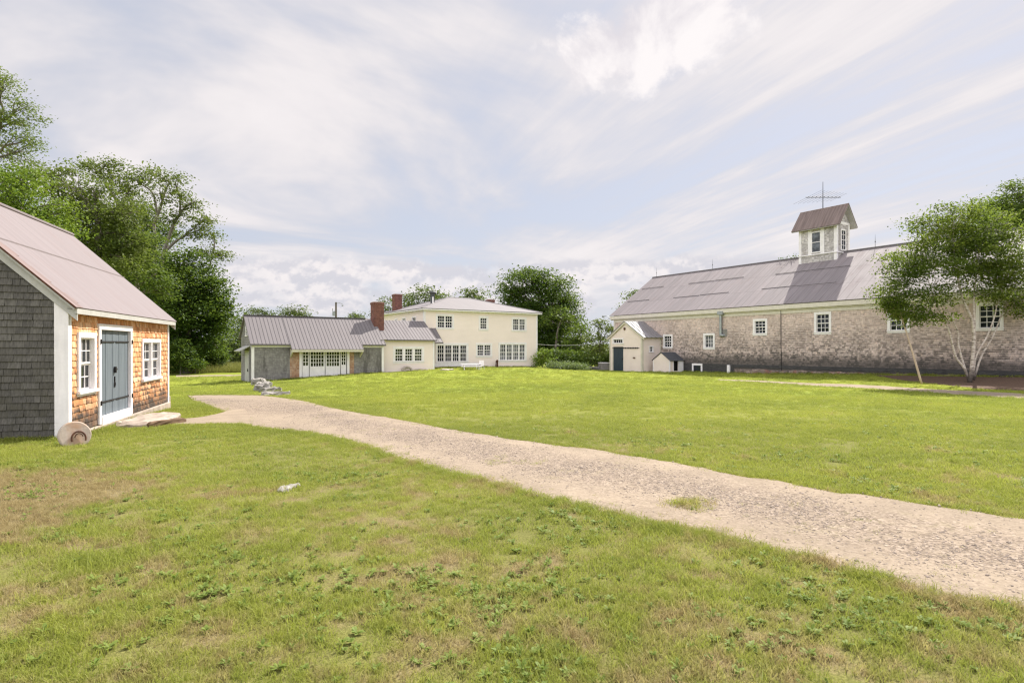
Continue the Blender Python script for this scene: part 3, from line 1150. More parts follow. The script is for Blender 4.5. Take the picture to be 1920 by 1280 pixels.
g.build('ridge_cap', MAT['seam'], broof)
sb = MB()
sb.box(14.62, BLEN, -.03, .05, .12, .40, BW)
sb.build('sill_board', MAT['darkwood'], barn)
sb = MB()
sb.box(.2, 14.6, -.02, .03, -.75, .40, BW)
sb.build('base_boarding', MAT['darkwood'], barn)
fd = MB()
R = random.Random(4)
s = 14.7
while s < BLEN:
    w = R.uniform(.6, 1.7)
    Mq = BW @ Matrix.Translation((s + w / 2, -.02 + R.uniform(-.05, .05), -.85))
    rough_block(fd, Mq, w, .35, R.uniform(.78, .92), int(s * 10), 4, .05)
    s += w
fd.build('foundation', MAT['foundation'], barn)
a, Za = barn_s(1365)
b, Zb = barn_s(1370)
g = MB()
g.box(a, b, .03, .16, -.7, hz(684, Za), BW)
g.build('corner_post', MAT['white'], barn, bevel=.01)
# stove duct on the wall
a, Za = barn_s(1353.5)
zt_, zb_ = hz(588, Za), hz(629, Za)
g = MB()
g.tube([BW @ Vector((a, .17, zb_)), BW @ Vector((a, .17, zt_ - .1))], .12, 12)
g.tube([BW @ Vector((a + .28, .0, zb_ + .02)), BW @ Vector((a + .20, .14, zb_ + .0)), BW @ Vector((a + .05, .17, zb_ + .02)), BW @ Vector((a, .17, zb_ + .16))], .125, 12)
dct = g.build('stove_duct', MAT['zinc'], barn)
g = MB()
g.box(a - .22, a + .32, .02, .36, zt_ - .12, zt_ + .20, BW)
g.build('duct_hood', MAT['zinc'], dct, bevel=.02)
g = MB()
g.box(a - .05, a + .55, .001, .05, zb_ - .12, zb_ + .55, BW)
g.build('wall_plate', MAT['greyplank'], dct, bevel=.01)
# lightning cable and rods
a, Za = barn_s(1465)
g = MB()
g.tube([BW @ Vector((a, .30, BE - .1)), BW @ Vector((a, .07, BE - .5)), BW @ Vector((a, .05, 2.0)), BW @ Vector((a + .04, .05, 0))], .022, 6)
g.build('lightning_cable', MAT['blackiron'], barn)
for px in (1231, 1336, 1641):
    y, Z = on_x(px, XR)
    g = MB()
    g.tube([(XR, y, BR + .1), (XR, y, BR + .6), (XR, y, BR + 1.15)], [.016, .014, .004], 6)
    g.tube([(XR, y, BR + .52), (XR, y, BR + .58), (XR, y, BR + .64)], [.014, .04, .014], 8)
    g.build('lightning_rod', MAT['blackiron'], barn)
# corner flood lamp
g = MB()
g.tube([(XB - .1, YF + .15, BE - .35), (XB - .3, YF + .7, BE - .1), (XB - .35, YF + 1.0, BE - .08)], .03, 7)
g.tube([(XB - .35, YF + .95, BE - .08), (XB - .37, YF + 1.15, BE - .08), (XB - .38, YF + 1.32, BE - .08)], [.05, .09, .13], 10)
g.build('flood_lamp', MAT['zinc'], barn)

# cupola
CX0, CX1, CY0, CY1 = 48.42, 50.38, 25.98, 29.15
CE, CRZ = 12.08, 13.42
cup_body = MB()
for (M, L) in ((frame((CX0, CY1, 0), (0, -1)), CY1 - CY0), (frame((CX0, CY0, 0), (1, 0)), CX1 - CX0), (frame((CX1, CY0, 0), (0, 1)), CY1 - CY0), (frame((CX1, CY1, 0), (-1, 0)), CX1 - CX0)):
    siding(cup_body, M, lambda z, L=L: (.12, L - .12), 8.3, CE, .12, (), (.10, .2), .014)
cup_body.box(CX0 + .01, CX1 - .01, CY0 + .01, CY1 - .01, 7.8, CE)
for yy in (CY0 + .01, CY1 - .13):
    xm = (CX0 + CX1) / 2
    P = [(CX0, yy, CE), (CX1, yy, CE), (xm, yy, CRZ - .12), (CX0, yy + .12, CE), (CX1, yy + .12, CE), (xm, yy + .12, CRZ - .12)]
    cup_body.add(P, [(0, 1, 2), (5, 4, 3), (0, 3, 4, 1), (1, 4, 5, 2), (2, 5, 3, 0)])
siding(cup_body, frame((CX0, CY0, 0), (1, 0)), lambda z: ((z - CE) / (CRZ - CE) * .98, (CX1 - CX0) - (z - CE) / (CRZ - CE) * .98), CE, CRZ - .15, .12, (), (.1, .2), .014)
cup = cup_body.build('cupola', MAT['greywood'], barn)
g = MB()
for (M, L) in ((frame((CX0, CY1, 0), (0, -1)), CY1 - CY0), (frame((CX0, CY0, 0), (1, 0)), CX1 - CX0)):
    g.box(-.02, .20, 0, .035, 8.0, CE - .01, M)
    g.box(L - .20, L + .02, 0, .032, 8.0, CE - .012, M)
    g.box(.2, L - .2, .0, .03, CE - .22, CE - .01, M)
    g.box(-.06, L + .06, 0, .10, 9.50, 9.58, M)
M = frame((CX0, CY1, 0), (0, -1))
for q in (.95, 2.02):
    g.box(q - .16, q + .16, .0, .04, 9.58, CE - .22, M)
g.build('cupola_trim', MAT['white'], cup)
# its windows: a white casing, glass and a meeting rail
for (M, a, b, z0, z1, nm) in ((frame((CX0, CY1, 0), (0, -1)), 1.06, 1.92, 9.68, 11.45, 'glasscup'), (frame((CX0, CY0, 0), (1, 0)), .62, 1.38, 9.72, 11.45, 'glass')):
    g = MB()
    t = .09
    g.box(a, b, .0, .05, z1 - t, z1, M)
    g.box(a, b, .0, .06, z0, z0 + t, M)
    g.box(a, a + t, .0, .047, z0 + t, z1 - t, M)
    g.box(b - t, b, .0, .047, z0 + t, z1 - t, M)
    zm = (z0 + z1) / 2
    g.box(a + t, b - t, .0, .035, zm - .025, zm + .025, M)
    if nm == 'glass':
        g.box((a + b) / 2 - .015, (a + b) / 2 + .015, .0, .033, z0 + t, z1 - t, M)
        for q in (.25, .75):
            g.box(a + t, b - t, .0, .031, z0 + (z1 - z0) * q - .015, z0 + (z1 - z0) * q + .015, M)
    g.add([M @ Vector(p) for p in ((a, .018, z0), (b, .018, z0), (b, .018, z1), (a, .018, z1))], [(0, 1, 2, 3)])
    o = g.build('cupola_window', MAT['white'], cup)
    o.data.materials.append(MAT[nm])
    o.data.polygons[len(o.data.polygons) - 1].material_index = 1
g = MB()
xm = (CX0 + CX1) / 2
cs_ = 1.31
ox, oy = .42, .48
ce = CRZ + .1 - cs_ * (xm - CX0 + ox)
for sg in (-1, 1):
    xe = xm + sg * (xm - CX0 + ox)
    g.slab([(xe, CY0 - oy, ce), (xe, CY1 + oy, ce), (xm, CY1 + oy, CRZ + .1), (xm, CY0 - oy, CRZ + .1)], .07)
g.build('cupola_roof', MAT['roofcup'], cup)
g = MB()
for sg in (-1, 1):
    xe = xm + sg * (xm - CX0 + ox - .03)
    g.slab([(xe, CY0 - oy + .02, ce - .06), (xe, CY1 + oy - .02, ce - .06), (xm, CY1 + oy - .02, CRZ + .02), (xm, CY0 - oy + .02, CRZ + .02)], .06)
g.build('cupola_soffit', MAT['greytrim'], cup)
# television aerial
ay, aZ = on_x(1543, xm)
aer = thing('antenna', 'old television antenna with long slanting rods on the cupola roof', 'antenna', (xm, ay, CRZ + .1))
g = MB()
zb = hz(370, aZ)
g.tube([(xm, ay, CRZ), (xm, ay, zb + .05), (xm, ay, hz(341, aZ))], [.035, .03, .018], 7)
g.build('mast', MAT['blackiron'], aer)
g = MB()
# boom lies across the view
bdv = Vector((CO, -SI, 0.0))
ctr = Vector((xm, ay, zb))
g.tube([ctr - bdv * 1.45, ctr + bdv * 1.5], .03, 6)
perp = Vector((SI, CO, .0))
perp = (perp * .8 - bdv * .62 + Vector((0, 0, -.30))).normalized()
for i in range(9):
    t = -1.3 + 2.6 * i / 8
    L = 1.25 - .07 * i
    g.tube([ctr + bdv * t - perp * L, ctr + bdv * t + perp * L], .007, 5)
    g.tube([ctr + bdv * t + Vector((0, 0, -.05)), ctr + bdv * (t + .14) + Vector((0, 0, .05))], .02, 5)
g.build('boom', MAT['blackiron'], aer)

# ================================================================== ENTRY SHED against the barn
AX, AY0, AY1 = 40.8, 40.0, 44.4
AE, AR = 2.90, 4.30
an = thing('entry_shed', 'small cream clapboard gabled entry shed built against the barn end', 'shed', (AX, 42, -.4))
MF = frame((AX, AY1, 0), (0, -1))
MS_ = frame((AX, AY0, 0), (1, 0))
LF = AY1 - AY0


def ann_s(px):
    y, Z = on_x(px, AX)
    return AY1 - y, Z


aw = MB()


def aspan(z):
    if z < AE:
        return (.1, LF - .1)
    k = (z - AE) / (AR - AE) * LF / 2
    return (k, LF - k)


q0, Zq = ann_s(1149)
q1, Zq1 = ann_s(1169)
d_a, _ = ann_s(1150)
d_b, _ = ann_s(1168.8)
dz0, dz1 = -.6, hz(650, Zq)
tz0, tz1 = hz(645.5, Zq), hz(635.5, Zq)
ho = [(d_a, d_b, dz0, dz1)]
ho.append(window(an, MF, q0 - .02, q1 + .02, tz0, tz1 + .08, 1, 4, 1, 1, .12, rec=.05, bar=.03))
sy0, Zs = on_y(1217, AY0)
sy1, Zs1 = on_y(1224.5, AY0)
hs_ = [window(an, MS_, sy0 - AX - .03, sy1 - AX + .05, hz(661, Zs), hz(648, Zs), 1, 2, 2, 1, .09, rec=.05, bar=.03)]
siding(aw, MF, aspan, -.45, AR - .08, .115, ho, thick=.014, board=True)
siding(aw, MS_, lambda z: (.1, XB - AX - .08), -.45, AE - .1, .115, hs_, thick=.014, board=True)
core(aw, MF, 0, LF, -.9, AE, ho, .1)
core(aw, MS_, .1, XB - AX - .01, -.9, AE, hs_, .1)
core(aw, frame((XB - .01, AY1, 0), (-1, 0)), 0, XB - AX - .12, -.9, AE, (), .1)
P = [(AX + .002, AY0, AE), (AX + .002, AY1, AE), (AX + .002, (AY0 + AY1) / 2, AR - .05), (AX + .1, AY0, AE), (AX + .1, AY1, AE), (AX + .1, (AY0 + AY1) / 2, AR - .05)]
aw.add(P, [(0, 1, 2), (5, 4, 3), (0, 3, 4, 1), (1, 4, 5, 2), (2, 5, 3, 0)])
aw.build('wall', MAT['creamb'], an)
g = MB()
for i in range(5):
    w = (d_b - d_a) / 5
    g.box(d_a + i * w + .005, d_a + (i + 1) * w - .005, -.05, -.015, dz0, dz1 - (.0 if i in (0, 4) else .06), MF)
g.box(d_a, d_b, -.07, -.051, dz0, dz1, MF)
dd = g.build('door', MAT['tealdoor'], an)
g = MB()
g.box(d_b - .16, d_b - .10, -.015, .03, .65, .80, MF)
g.build('handle', MAT['blackiron'], dd)
for q in ((-.02, .16, .035, -.6, AE, MF), (LF - .16, LF + .02, .035, -.6, AE, MF), (0.02, .16, .035, -.6, AE - .02, MS_), (XB - AX - .14, XB - AX - .01, .035, -.6, AE - .02, MS_),
          (.16, XB - AX - .14, .035, AE - .16, AE - .02, MS_), (d_a - .12, d_a, .03, -.6, dz1, MF)):
    g = MB()
    g.box(q[0], q[1], 0, q[2], q[3], q[4], q[5])
    g.build('corner_board', MAT['offwhite'], an)
g = MB()
t0, _ = ann_s(1170)
t1, _ = ann_s(1199)
zr = hz(652.3, Zq1)
g.box(d_a - .1, t1, .015, .04, zr - .03, zr + .03, MF)
for i in range(9):
    q = t0 + (t1 - t0 - .3) * i / 8
    g.box(q, q + .10, .04, .07, zr - .07, zr + .07, MF)
g.build('door_track', MAT['blackiron'], an)
g = MB()
m_ = LF / 2
disc(g, MF @ Matrix.Translation((m_ - .1, .05, 3.65)), (0, 0), .13, -.04, .04, 16)
z_, Zz = ann_s(1189)
g.build('wall_vent', MAT['iron'], an)
g = MB()
g.box(z_ - .08, z_ + .16, .015, .10, hz(671.5, Zz), hz(669.5, Zz), MF)
g.build('wall_latch', MAT['iron'], an)
g = MB()
ym = (AY0 + AY1) / 2
asl = (AR - AE) / (LF / 2)
o_ = .32
for sg in (-1, 1):
    yo = ym + sg * (LF / 2 + o_)
    zo = AE - o_ * asl + .07
    n = 6
    for i in range(n):   # slightly flared: rises towards the barn wall
        xa = AX - .18 + (XB - .02 - AX + .18) * i / n
        xb = AX - .18 + (XB - .02 - AX + .18) * (i + 1) / n
        za, zb2 = .03 * (i / n) ** 2, .03 * ((i + 1) / n) ** 2
        g.slab([(xa, yo, zo + za), (xb, yo, zo + zb2), (xb, ym, AR + .07 + za * 2), (xa, ym, AR + .07 + za * 2)], .03)
arf = g.build('roof', MAT['roofann'], an)
g = MB()
for sg in (-1, 1):
    yo = ym + sg * (LF / 2 + o_)
    zo = AE - o_ * asl + .07
    ribs(g, (AX - .15, yo, zo), (XB - .1, yo, zo), (AX - .15, ym, AR + .07), (XB - .1, ym, AR + .07), .5, .05, .05)
g.build('roof_seam', MAT['roofann'], arf)
g = MB()
for sg in (-1, 1):
    yo = ym + sg * (LF / 2 + o_)
    zo = AE - o_ * asl + .035
    P = []
    for x in (AX - .14, AX - .10):
        P += [(x, yo, zo), (x, ym, AR + .035), (x, ym, AR - .16), (x, yo, zo - .18)]
    g.add(P, [(0, 1, 2, 3), (7, 6, 5, 4), (0, 4, 5, 1), (1, 5, 6, 2), (2, 6, 7, 3), (3, 7, 4, 0)])
g.build('rake_board', MAT['offwhite'], an)

# ================================================================== KENNEL beside it
KX, KX1, KY0, KY1 = 41.4, 43.2, 37.2, 39.2
KE, KR = .68, 1.36
kn = thing('kennel', 'little cream dog kennel with dark pitched roof and open doorway by the barn wall', 'dog kennel', (KX, 38.2, -.45))
MKf = frame((KX, KY1, 0), (0, -1))
MKs = frame((KX, KY0, 0), (1, 0))
kd0, kd1 = on_y(1263, KY0)[0] - KX, on_y(1271.5, KY0)[0] - KX
kh = [(kd0, kd1, -.30, KE - .06)]
g = MB()


def kspan(z):
    if z < KE:
        return (.06, 1.94)
    k = (z - KE) / (KR - KE)
    return (k, 2 - k)


siding(g, MKf, kspan, -.40, KR - .03, .10, (), thick=.012, board=True)
siding(g, MKs, lambda z: (.06, KX1 - KX - .06), -.40, KE, .10, kh, thick=.012, board=True)
core(g, MKf, 0, 2, -.7, KE, (), .06)
core(g, MKs, .06, KX1 - KX, -.7, KE, kh, .06)
core(g, frame((KX1, KY1, 0), (-1, 0)), 0, KX1 - KX - .06, -.7, KE, (), .06)
g.box(KX1 - .06, KX1, KY0 + .06, KY1 - .06, -.7, KE)
P = [(KX + .002, KY0, KE), (KX + .002, KY1, KE), (KX + .002, 38.2, KR - .02), (KX + .06, KY0, KE), (KX + .06, KY1, KE), (KX + .06, 38.2, KR - .02)]
g.add(P, [(0, 1, 2), (5, 4, 3), (0, 3, 4, 1), (1, 4, 5, 2), (2, 5, 3, 0)])
g.build('wall', MAT['creamb'], kn)
for q in ((-.01, .07, .025, -.6, KE, MKf), (1.93, 2.01, .025, -.6, KE, MKf), (.015, .09, .025, -.6, KE - .01, MKs), (kd1, KX1 - KX, .02, -.6, KE - .01, MKs), (kd0 - .1, kd0, .02, -.6, KE - .01, MKs)):
    g = MB()
    g.box(q[0], q[1], 0, q[2], q[3], q[4], q[5])
    g.build('trim_board', MAT['white'], kn)
g = MB()
ks = KR - KE
for sg in (-1, 1):
    yo = 38.2 + sg * 1.14
    zo = KE - .14 * ks + .05
    g.slab([(KX - .08, yo, zo), (KX1 + .02, yo, zo), (KX1 + .02, 38.2, KR + .05), (KX - .08, 38.2, KR + .05)], .035)
g.build('roof', MAT['asphaltroof'], kn)
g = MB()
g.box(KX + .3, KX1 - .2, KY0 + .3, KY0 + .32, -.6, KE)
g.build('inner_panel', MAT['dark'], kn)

# ================================================================== FARMHOUSE with ell
HX0, HX1, HYF, HYB = 22.55, 34.9, 48.6, 58.2
HE, HRZ = 5.32, 6.74
house = thing('farmhouse', 'cream two storey clapboard farmhouse with low hipped metal roof', 'house', (28.7, 53, 0))
HF = frame((HX0, HYF, 0), (1, 0))
HL = frame((HX0, HYB, 0), (0, -1))


def hbox(p0, p1, q0, q1):
    a, Za = on_y(p0, HYF)
    b, Zb = on_y(p1, HYF)
    Zm = (Za + Zb) / 2
    return a - HX0, b - HX0, hz(q1, Zm), hz(q0, Zm)


hh = []
hh.append(window(house, HF, *hbox(817.3, 851, 588.8, 617.6), 2, 3, 2, 2, .17, 'glass', rec=.05, mull=.09, bar=.03))
hh.append(window(house, HF, *hbox(897.3, 915.6, 592.5, 620.2), 1, 3, 2, 2, .19, 'glass', rec=.05, bar=.035))
hh.append(window(house, HF, *hbox(959, 987, 595, 622), 2, 3, 2, 2, .17, 'glassc', rec=.05, mull=.10, bar=.025))
hh.append(window(house, HF, *hbox(816.5, 878, 643, 681.5), 4, 3, 2, 2, .20, 'glass', rec=.05, mull=.13, bar=.035))
hh.append(window(house, HF, *hbox(892, 922.5, 643, 669.8), 2, 3, 2, 2, .18, 'glass', rec=.05, mull=.11, bar=.035))
hh.append(window(house, HF, *hbox(934.5, 987, 642, 678.5), 4, 3, 2, 2, .19, 'glassc', rec=.05, mull=.12, bar=.035))
hl = []
for p0, p1, q0, q1 in ((772.3, 780.8, 592.5, 604), (754, 761.5, 594.5, 604), (740.5, 745.5, 596.5, 604)):
    y0, Zy0 = on_x(p1, HX0)
    y1, Zy1 = on_x(p0, HX0)
    hl.append(window(house, HL, HYB - y1, HYB - y0, hz(q1, Zy0), hz(q0, Zy0), 1, 2, 2, 1, .12, 'glass', rec=.05, bar=.03))
g = MB()
WL = HX1 - HX0
siding(g, HF, lambda z: (.14, WL - .14), -.2, HE - .28, .115, hh, thick=.013, board=True)
siding(g, HL, lambda z: (.14, HYB - HYF - .14), -.2, HE - .28, .115, hl, thick=.013, board=True)
core(g, HF, 0, WL, -.6, HE, hh, .12)
core(g, HL, 0, HYB - HYF - .13, -.6, HE, hl, .12)
core(g, frame((HX1, HYF, 0), (0, 1)), 0.13, HYB - HYF, -.6, HE, (), .12)
core(g, frame((HX1, HYB, 0), (-1, 0)), .13, WL - .13, -.6, HE, (), .12)
g.build('wall', MAT['cream'], house)
g = MB()
g.box(HX0 + .3, HX1 - .3, HYF + .3, HYF + .32, 0, HE)
g.build('inner_wall', MAT['dark'], house)
for M, L in ((HF, WL), (HL, HYB - HYF)):
    k_ = .02 if M is HF else 0
    for q in ((-k_, .15, .035, -.3, HE - .28), (L - .15, L + k_, .035, -.3, HE - .28)):
        g = MB()
        g.box(q[0], q[1], 0, q[2], q[3], q[4], M)
        g.build('corner_board', MAT['white'], house)
    g = MB()
    g.box(-.02, L + .02, 0, .045, HE - .28, HE - .02, M)
    g.build('frieze_board', MAT['white'], house)
g = MB()
g.box(.0, 6.0, .0, .03, .12, .42, HF)
g.build('base_board', MAT['white'], house)
g = MB()
ho_ = .38
hs = (HRZ - HE) / 4.8
ze = HE - ho_ * hs + .10
A, B, C_, D = (HX0 - ho_, HYF - ho_, ze), (HX1 + ho_, HYF - ho_, ze), (HX1 + ho_, HYB + ho_, ze), (HX0 - ho_, HYB + ho_, ze)
ymid = (HYF + HYB) / 2
R0, R1 = (HX0 + 4.9, ymid, HRZ + .10), (HX1 - 4.9, ymid, HRZ + .10)
g.slab([A, B, R1, R0], .05)
g.slab([B, C_, R1], .05)
g.slab([C_, D, R0, R1], .05)
g.slab([D, A, R0], .05)
hroof = g.build('roof', MAT['roofhouse'], house)
g = MB()
for p, q in ((A, R0), (B, R1), (C_, R1), (D, R0), (R0, R1)):
    g.tube([p, q], .06, 6)
g.build('hip_cap', MAT['roofhouse'], hroof)
g = MB()
g.box(HX0 - ho_ + .03, HX1 + ho_ - .03, HYF - ho_ + .03, HYB + ho_ - .03, ze - .16, ze - .06)
g.build('eave_trim', MAT['white'], house)


def chimney(px, w, d, Y, py_top, base, root, nm='chimney', capc=True, mat='brick'):
    x, Z = on_y(px, Y)
    zt = hz(py_top, Z)
    g = MB()
    g.box(x - w / 2, x + w / 2, Y - d / 2, Y + d / 2, base, zt - .16)
    g.box(x - w / 2 - .04, x + w / 2 + .04, Y - d / 2 - .04, Y + d / 2 + .04, zt - .16, zt)
    o = g.build(nm, MAT[mat], root)
    g = MB()
    g.box(x - w / 2 + .02, x + w / 2 - .02, Y - d / 2 + .02, Y + d / 2 - .02, zt, zt + .06)
    g.build('chimney_cap', MAT['cap'], o)
    return x


chimney(744.5, .76, .76, 56.6, 552.5, 5.0, house)
chimney(919, .72, .72, 55.0, 562.5, 5.3, house)
x, Z = on_y(811, 51.0)
g = MB()
g.tube([(x, 51.0, 5.6), (x, 51.0, hz(552, Z))], .20, 12)
g.tube([(x, 51.0, hz(552, Z)), (x, 51.0, hz(548, Z)), (x, 51.0, hz(545.5, Z))], [.24, .34, .12], 12)
g.build('stovepipe', MAT['darkzinc'], house)
g = MB()
x, Z = on_y(811.7, 50.2)
g.tube([(x, 50.2, 5.6), (x, 50.2, hz(556.5, Z))], .07, 8)
g.build('vent_pipe', MAT['white'], house)

# ell
EX0, EX1, EYW, EYE, EYR = 17.74, 22.42, 46.25, 45.95, 48.62
EE, ER = 2.46, 4.15
EF = frame((EX0, EYW, 0), (1, 0))


def ebox(p0, p1, q0, q1):
    a, Za = on_y(p0, EYW)
    b, Zb = on_y(p1, EYW)
    Zm = (Za + Zb) / 2
    return a - EX0, b - EX0, hz(q1, Zm), hz(q0, Zm)


eh = [window(house, EF, *ebox(737, 795, 649.5, 681), 3, 3, 2, 2, .19, 'glassg', rec=.05, mull=.22, bar=.025)]
g = MB()
EL = EX1 - EX0
siding(g, EF, lambda z: (0.02, EL - .13), -.3, EE - .02, .115, eh, thick=.013, board=True)
core(g, EF, 0, EL, -.7, EE + .15, eh, .12)
g.box(EX1 - .12, EX1, EYW + .13, 50.6, -.7, EE)
g.box(EX0, EX1 - .13, 50.5, 50.6, -.7, EE)
es = (ER - EE) / (EYR - EYE)
P = [(EX1 - .12, EYW, EE), (EX1 - .12, 50.5, EE), (EX1 - .12, EYR, ER - .1), (EX1, EYW, EE), (EX1, 50.5, EE), (EX1, EYR, ER - .1)]
g.add(P, [(0, 1, 2), (5, 4, 3), (0, 3, 4, 1), (1, 4, 5, 2), (2, 5, 3, 0)])
ell = g.build('ell', MAT['cream'], house)
g = MB()
g.box(EL - .14, EL + .02, 0, .04, -.5, EE + .02, EF)
g.box(EX1 - EX0 - .0, EX1 - EX0 + .02, -.3, .04, -.5, EE, EF)
g.build('corner_board', MAT['white'], ell)
g = MB()
g.slab([(EX0, EYE, EE), (EX1 + .12, EYE, EE), (EX1 + .12, EYR, ER), (EX0, EYR, ER)], .05)
g.slab([(EX0, 2 * EYR - EYE, EE), (EX1 + .12, 2 * EYR - EYE, EE), (EX1 + .12, EYR, ER), (EX0, EYR, ER)], .05)
# pent roof on the house front beside it
g.slab([(EX1 + .13, 47.0, 2.28), (23.65, 47.0, 2.28), (23.65, 48.58, 3.56), (EX1 + .13, 48.58, 3.56)], .05)
erf = g.build('ell_roof', MAT['roofgar'], house)
g = MB()
ribs(g, (EX0 + .4, EYE, EE), (EX1 + .1, EYE, EE), (EX0 + .4, EYR, ER), (EX1 + .1, EYR, ER), .28, .02, .028)
ribs(g, (EX1 + .15, 47.0, 2.28), (23.63, 47.0, 2.28), (EX1 + .15, 48.58, 3.56), (23.63, 48.58, 3.56), .28, .02, .028)
g.box(EX0 + .3, EX1 + .12, EYE - .02, EYE - .002, EE - .10, EE - .01)
g.box(EX1 + .13, 23.65, 46.98, 46.998, 2.17, 2.27)
g.build('roof_seam', MAT['seam'], erf)

# ================================================================== GARAGE
GX0, GX1, GYE, GYR, GYB = 7.8, 17.6, 45.3, 48.0, 49.9
GE, GR = 2.04, 4.20
GYW = 45.55
gar = thing('garage', 'low grey shingled garage with white glazed doors and ribbed metal roof', 'garage', (12, 47, -.5))
GF = frame((GX0, GYW, 0), (1, 0))
GLF = frame((GX0, GYB, 0), (0, -1))
GL = GX1 - GX0


def gx(px):
    return on_y(px, GYW)[0] - GX0


da, db = gx(563.3), gx(653)
dtop = 1.66
GW0 = -.9
hole = [(da + .02, db - .02, -1.0, dtop)]
o0, o1 = gx(543.5), gx(676)
g = MB()
siding(g, GF, lambda z: (.17, o0), GW0, GE, .12, (), (.1, .2), .015)
siding(g, GF, lambda z: (gx(664), GL - .14), GW0, GE, .12, (), (.1, .2), .015)
siding(g, GLF, lambda z: ((0.02, GYB - GYW - .02) if z < 2.1 else (max(.02, (z - 2.65) / .81), GYB - GYW - (z - 2.1) / .83)), GW0, 4.0, .12, (), (.1, .2), .015)
core(g, GF, 0, GL, -1.2, GE + .1, hole, .12)
core(g, frame((GX1, GYW, 0), (0, 1)), .13, GYB - GYW, -1.2, GE + .4, (), .12)
core(g, GLF, 0, GYB - GYW - .13, -1.2, GE + .05, (), .12)
g.box(GX0 + .13, GX1 - .13, GYB - .12, GYB, -1.2, 2.6)
for xx in (GX0 + .003, GX1 - .12):
    P = [(xx, GYW, GE), (xx, GYB, GE), (xx, GYB, 2.6), (xx, GYR, GR - .12), (xx, GYW, GE + .1)]
    P += [(p[0] + .117, p[1], p[2]) for p in P]
    g.add(P, [(0, 1, 2, 3, 4), (9, 8, 7, 6, 5), (0, 5, 6, 1), (1, 6, 7, 2), (2, 7, 8, 3), (3, 8, 9, 4), (4, 9, 5, 0)])
g.build('wall', MAT['garage'], gar)
for w0_, w1_ in ((o0 + .002, da), (db, gx(663.8))):
    g = MB()
    siding(g, GF, lambda z: (w0_, w1_), GW0, 1.72, .12, (), (.1, .2), .015)
    pw = g.build('wall_patch', MAT['cedar2'], gar)
    tag(pw, 'orange newer shingles beside the white doors')
for nm, q in (('corner_board', (-.02, .17, .045, -.56, GE - .02)), ('corner_board', (GL - .16, GL + .02, .045, -.5, GE - .02)), ('frieze_board', (.17, o0 + .05, .04, GE - .24, GE - .05)),
              ('frieze_board', (o1 - .05, GL - .16, .04, GE - .24, GE - .05)), ('sill_board', (-.06, 3.2, .09, -.62, -.55))):
    g = MB()
    g.box(q[0], q[1], 0, q[2], q[3], q[4], GF)
    g.build(nm, MAT['white'], gar)
# glazed doors
g = MB()
g.box(da - .06, db + .06, -.06, .05, dtop - .08, dtop + .06, GF)
g.box(da - .08, da + .10, -.06, .048, -.75, dtop - .08, GF)
g.box(db - .10, db + .08, -.06, .048, -.75, dtop - .08, GF)
fr = g.build('door_frame', MAT['white'], gar)
for (p0, p1, cols, gl, pan) in ((567, 579.3, 2, 'glassg', 685.2), (580.6, 609.2, 5, 'glassg', 686.5), (610.5, 638.2, 5, 'glassg', 686.0), (639.4, 649.3, 2, 'glassg', 683.5)):
    a, b = gx(p0), gx(p1)
    Zm = on_y((p0 + p1) / 2, GYW)[1]
    zb2 = hz(pan, Zm)
    st = .09 if cols > 2 else .06
    zt2 = dtop - .12
    g = MB()
    g.box(a, b, -.07, -.02, -.85, zb2, GF)
    g.box(a, b, -.07, -.022, zt2 - .03, zt2 + .03, GF)
    g.box(a, a + st, -.07, -.018, zb2, zt2 - .03, GF)
    g.box(b - st, b, -.07, -.018, zb2, zt2 - .03, GF)
    for j in range(1, cols):
        xm_ = a + st + (b - a - 2 * st) * j / cols
        g.box(xm_ - .02, xm_ + .02, -.05, -.028, zb2, zt2 - .03, GF)
    for j in range(1, 4):
        zm = zb2 + (zt2 - .03 - zb2) * j / 4
        g.box(a + st, b - st, -.052, -.03, zm - .02, zm + .02, GF)
    if cols > 2:
        g.box(a + .06, b - .06, -.021, -.008, -.72, -.60, GF)
        g.box(a + .06, b - .06, -.021, -.012, zb2 - .10, zb2 - .02, GF)
    dd = g.build('glazed_door', MAT['white'], gar)
    g = MB()
    g.add([GF @ Vector(p) for p in ((a + st, -.058, zb2), (b - st, -.058, zb2), (b - st, -.058, zt2), (a + st, -.058, zt2))], [(0, 1, 2, 3)])
    g.build('pane', MAT[gl], dd)
g = MB()
gs_ = (GR - GE) / (GYR - GYE)
lo = .47
XA, XC = GX0 + o0 - .03, GX0 + o1 + .03
g.slab([(GX0 - .15, GYE, GE), (XA, GYE, GE), (XA, GYR, GR), (GX0 - .15, GYR, GR)], .05)
g.slab([(XA, GYE - lo, GE - lo * gs_), (XC, GYE - lo, GE - lo * gs_), (XC, GYR, GR), (XA, GYR, GR)], .05)
g.slab([(XC, GYE, GE), (GX1 + .12, GYE, GE), (GX1 + .12, GYR, GR), (XC, GYR, GR)], .05)
g.slab([(GX0 - .15, GYB + .25, 2.45), (GX1 + .12, GYB + .25, 2.45), (GX1 + .12, GYR, GR), (GX0 - .15, GYR, GR)], .05)
grf = g.build('roof', MAT['roofgar'], gar)
g = MB()
ribs(g, (GX0 - .12, GYE, GE), (XA - .05, GYE, GE), (GX0 - .12, GYR, GR), (XA - .05, GYR, GR), .26, .02, .028)
ribs(g, (XA + .03, GYE - lo, GE - lo * gs_), (XC - .03, GYE - lo, GE - lo * gs_), (XA + .03, GYR, GR), (XC - .03, GYR, GR), .26, .02, .028)
ribs(g, (XC + .1, GYE, GE), (GX1 + .1, GYE, GE), (XC + .1, GYR, GR), (GX1 + .1, GYR, GR), .26, .02, .028)
g.box(GX0 - .15, XA - .01, GYE - .02, GYE - .002, GE - .11, GE - .01)
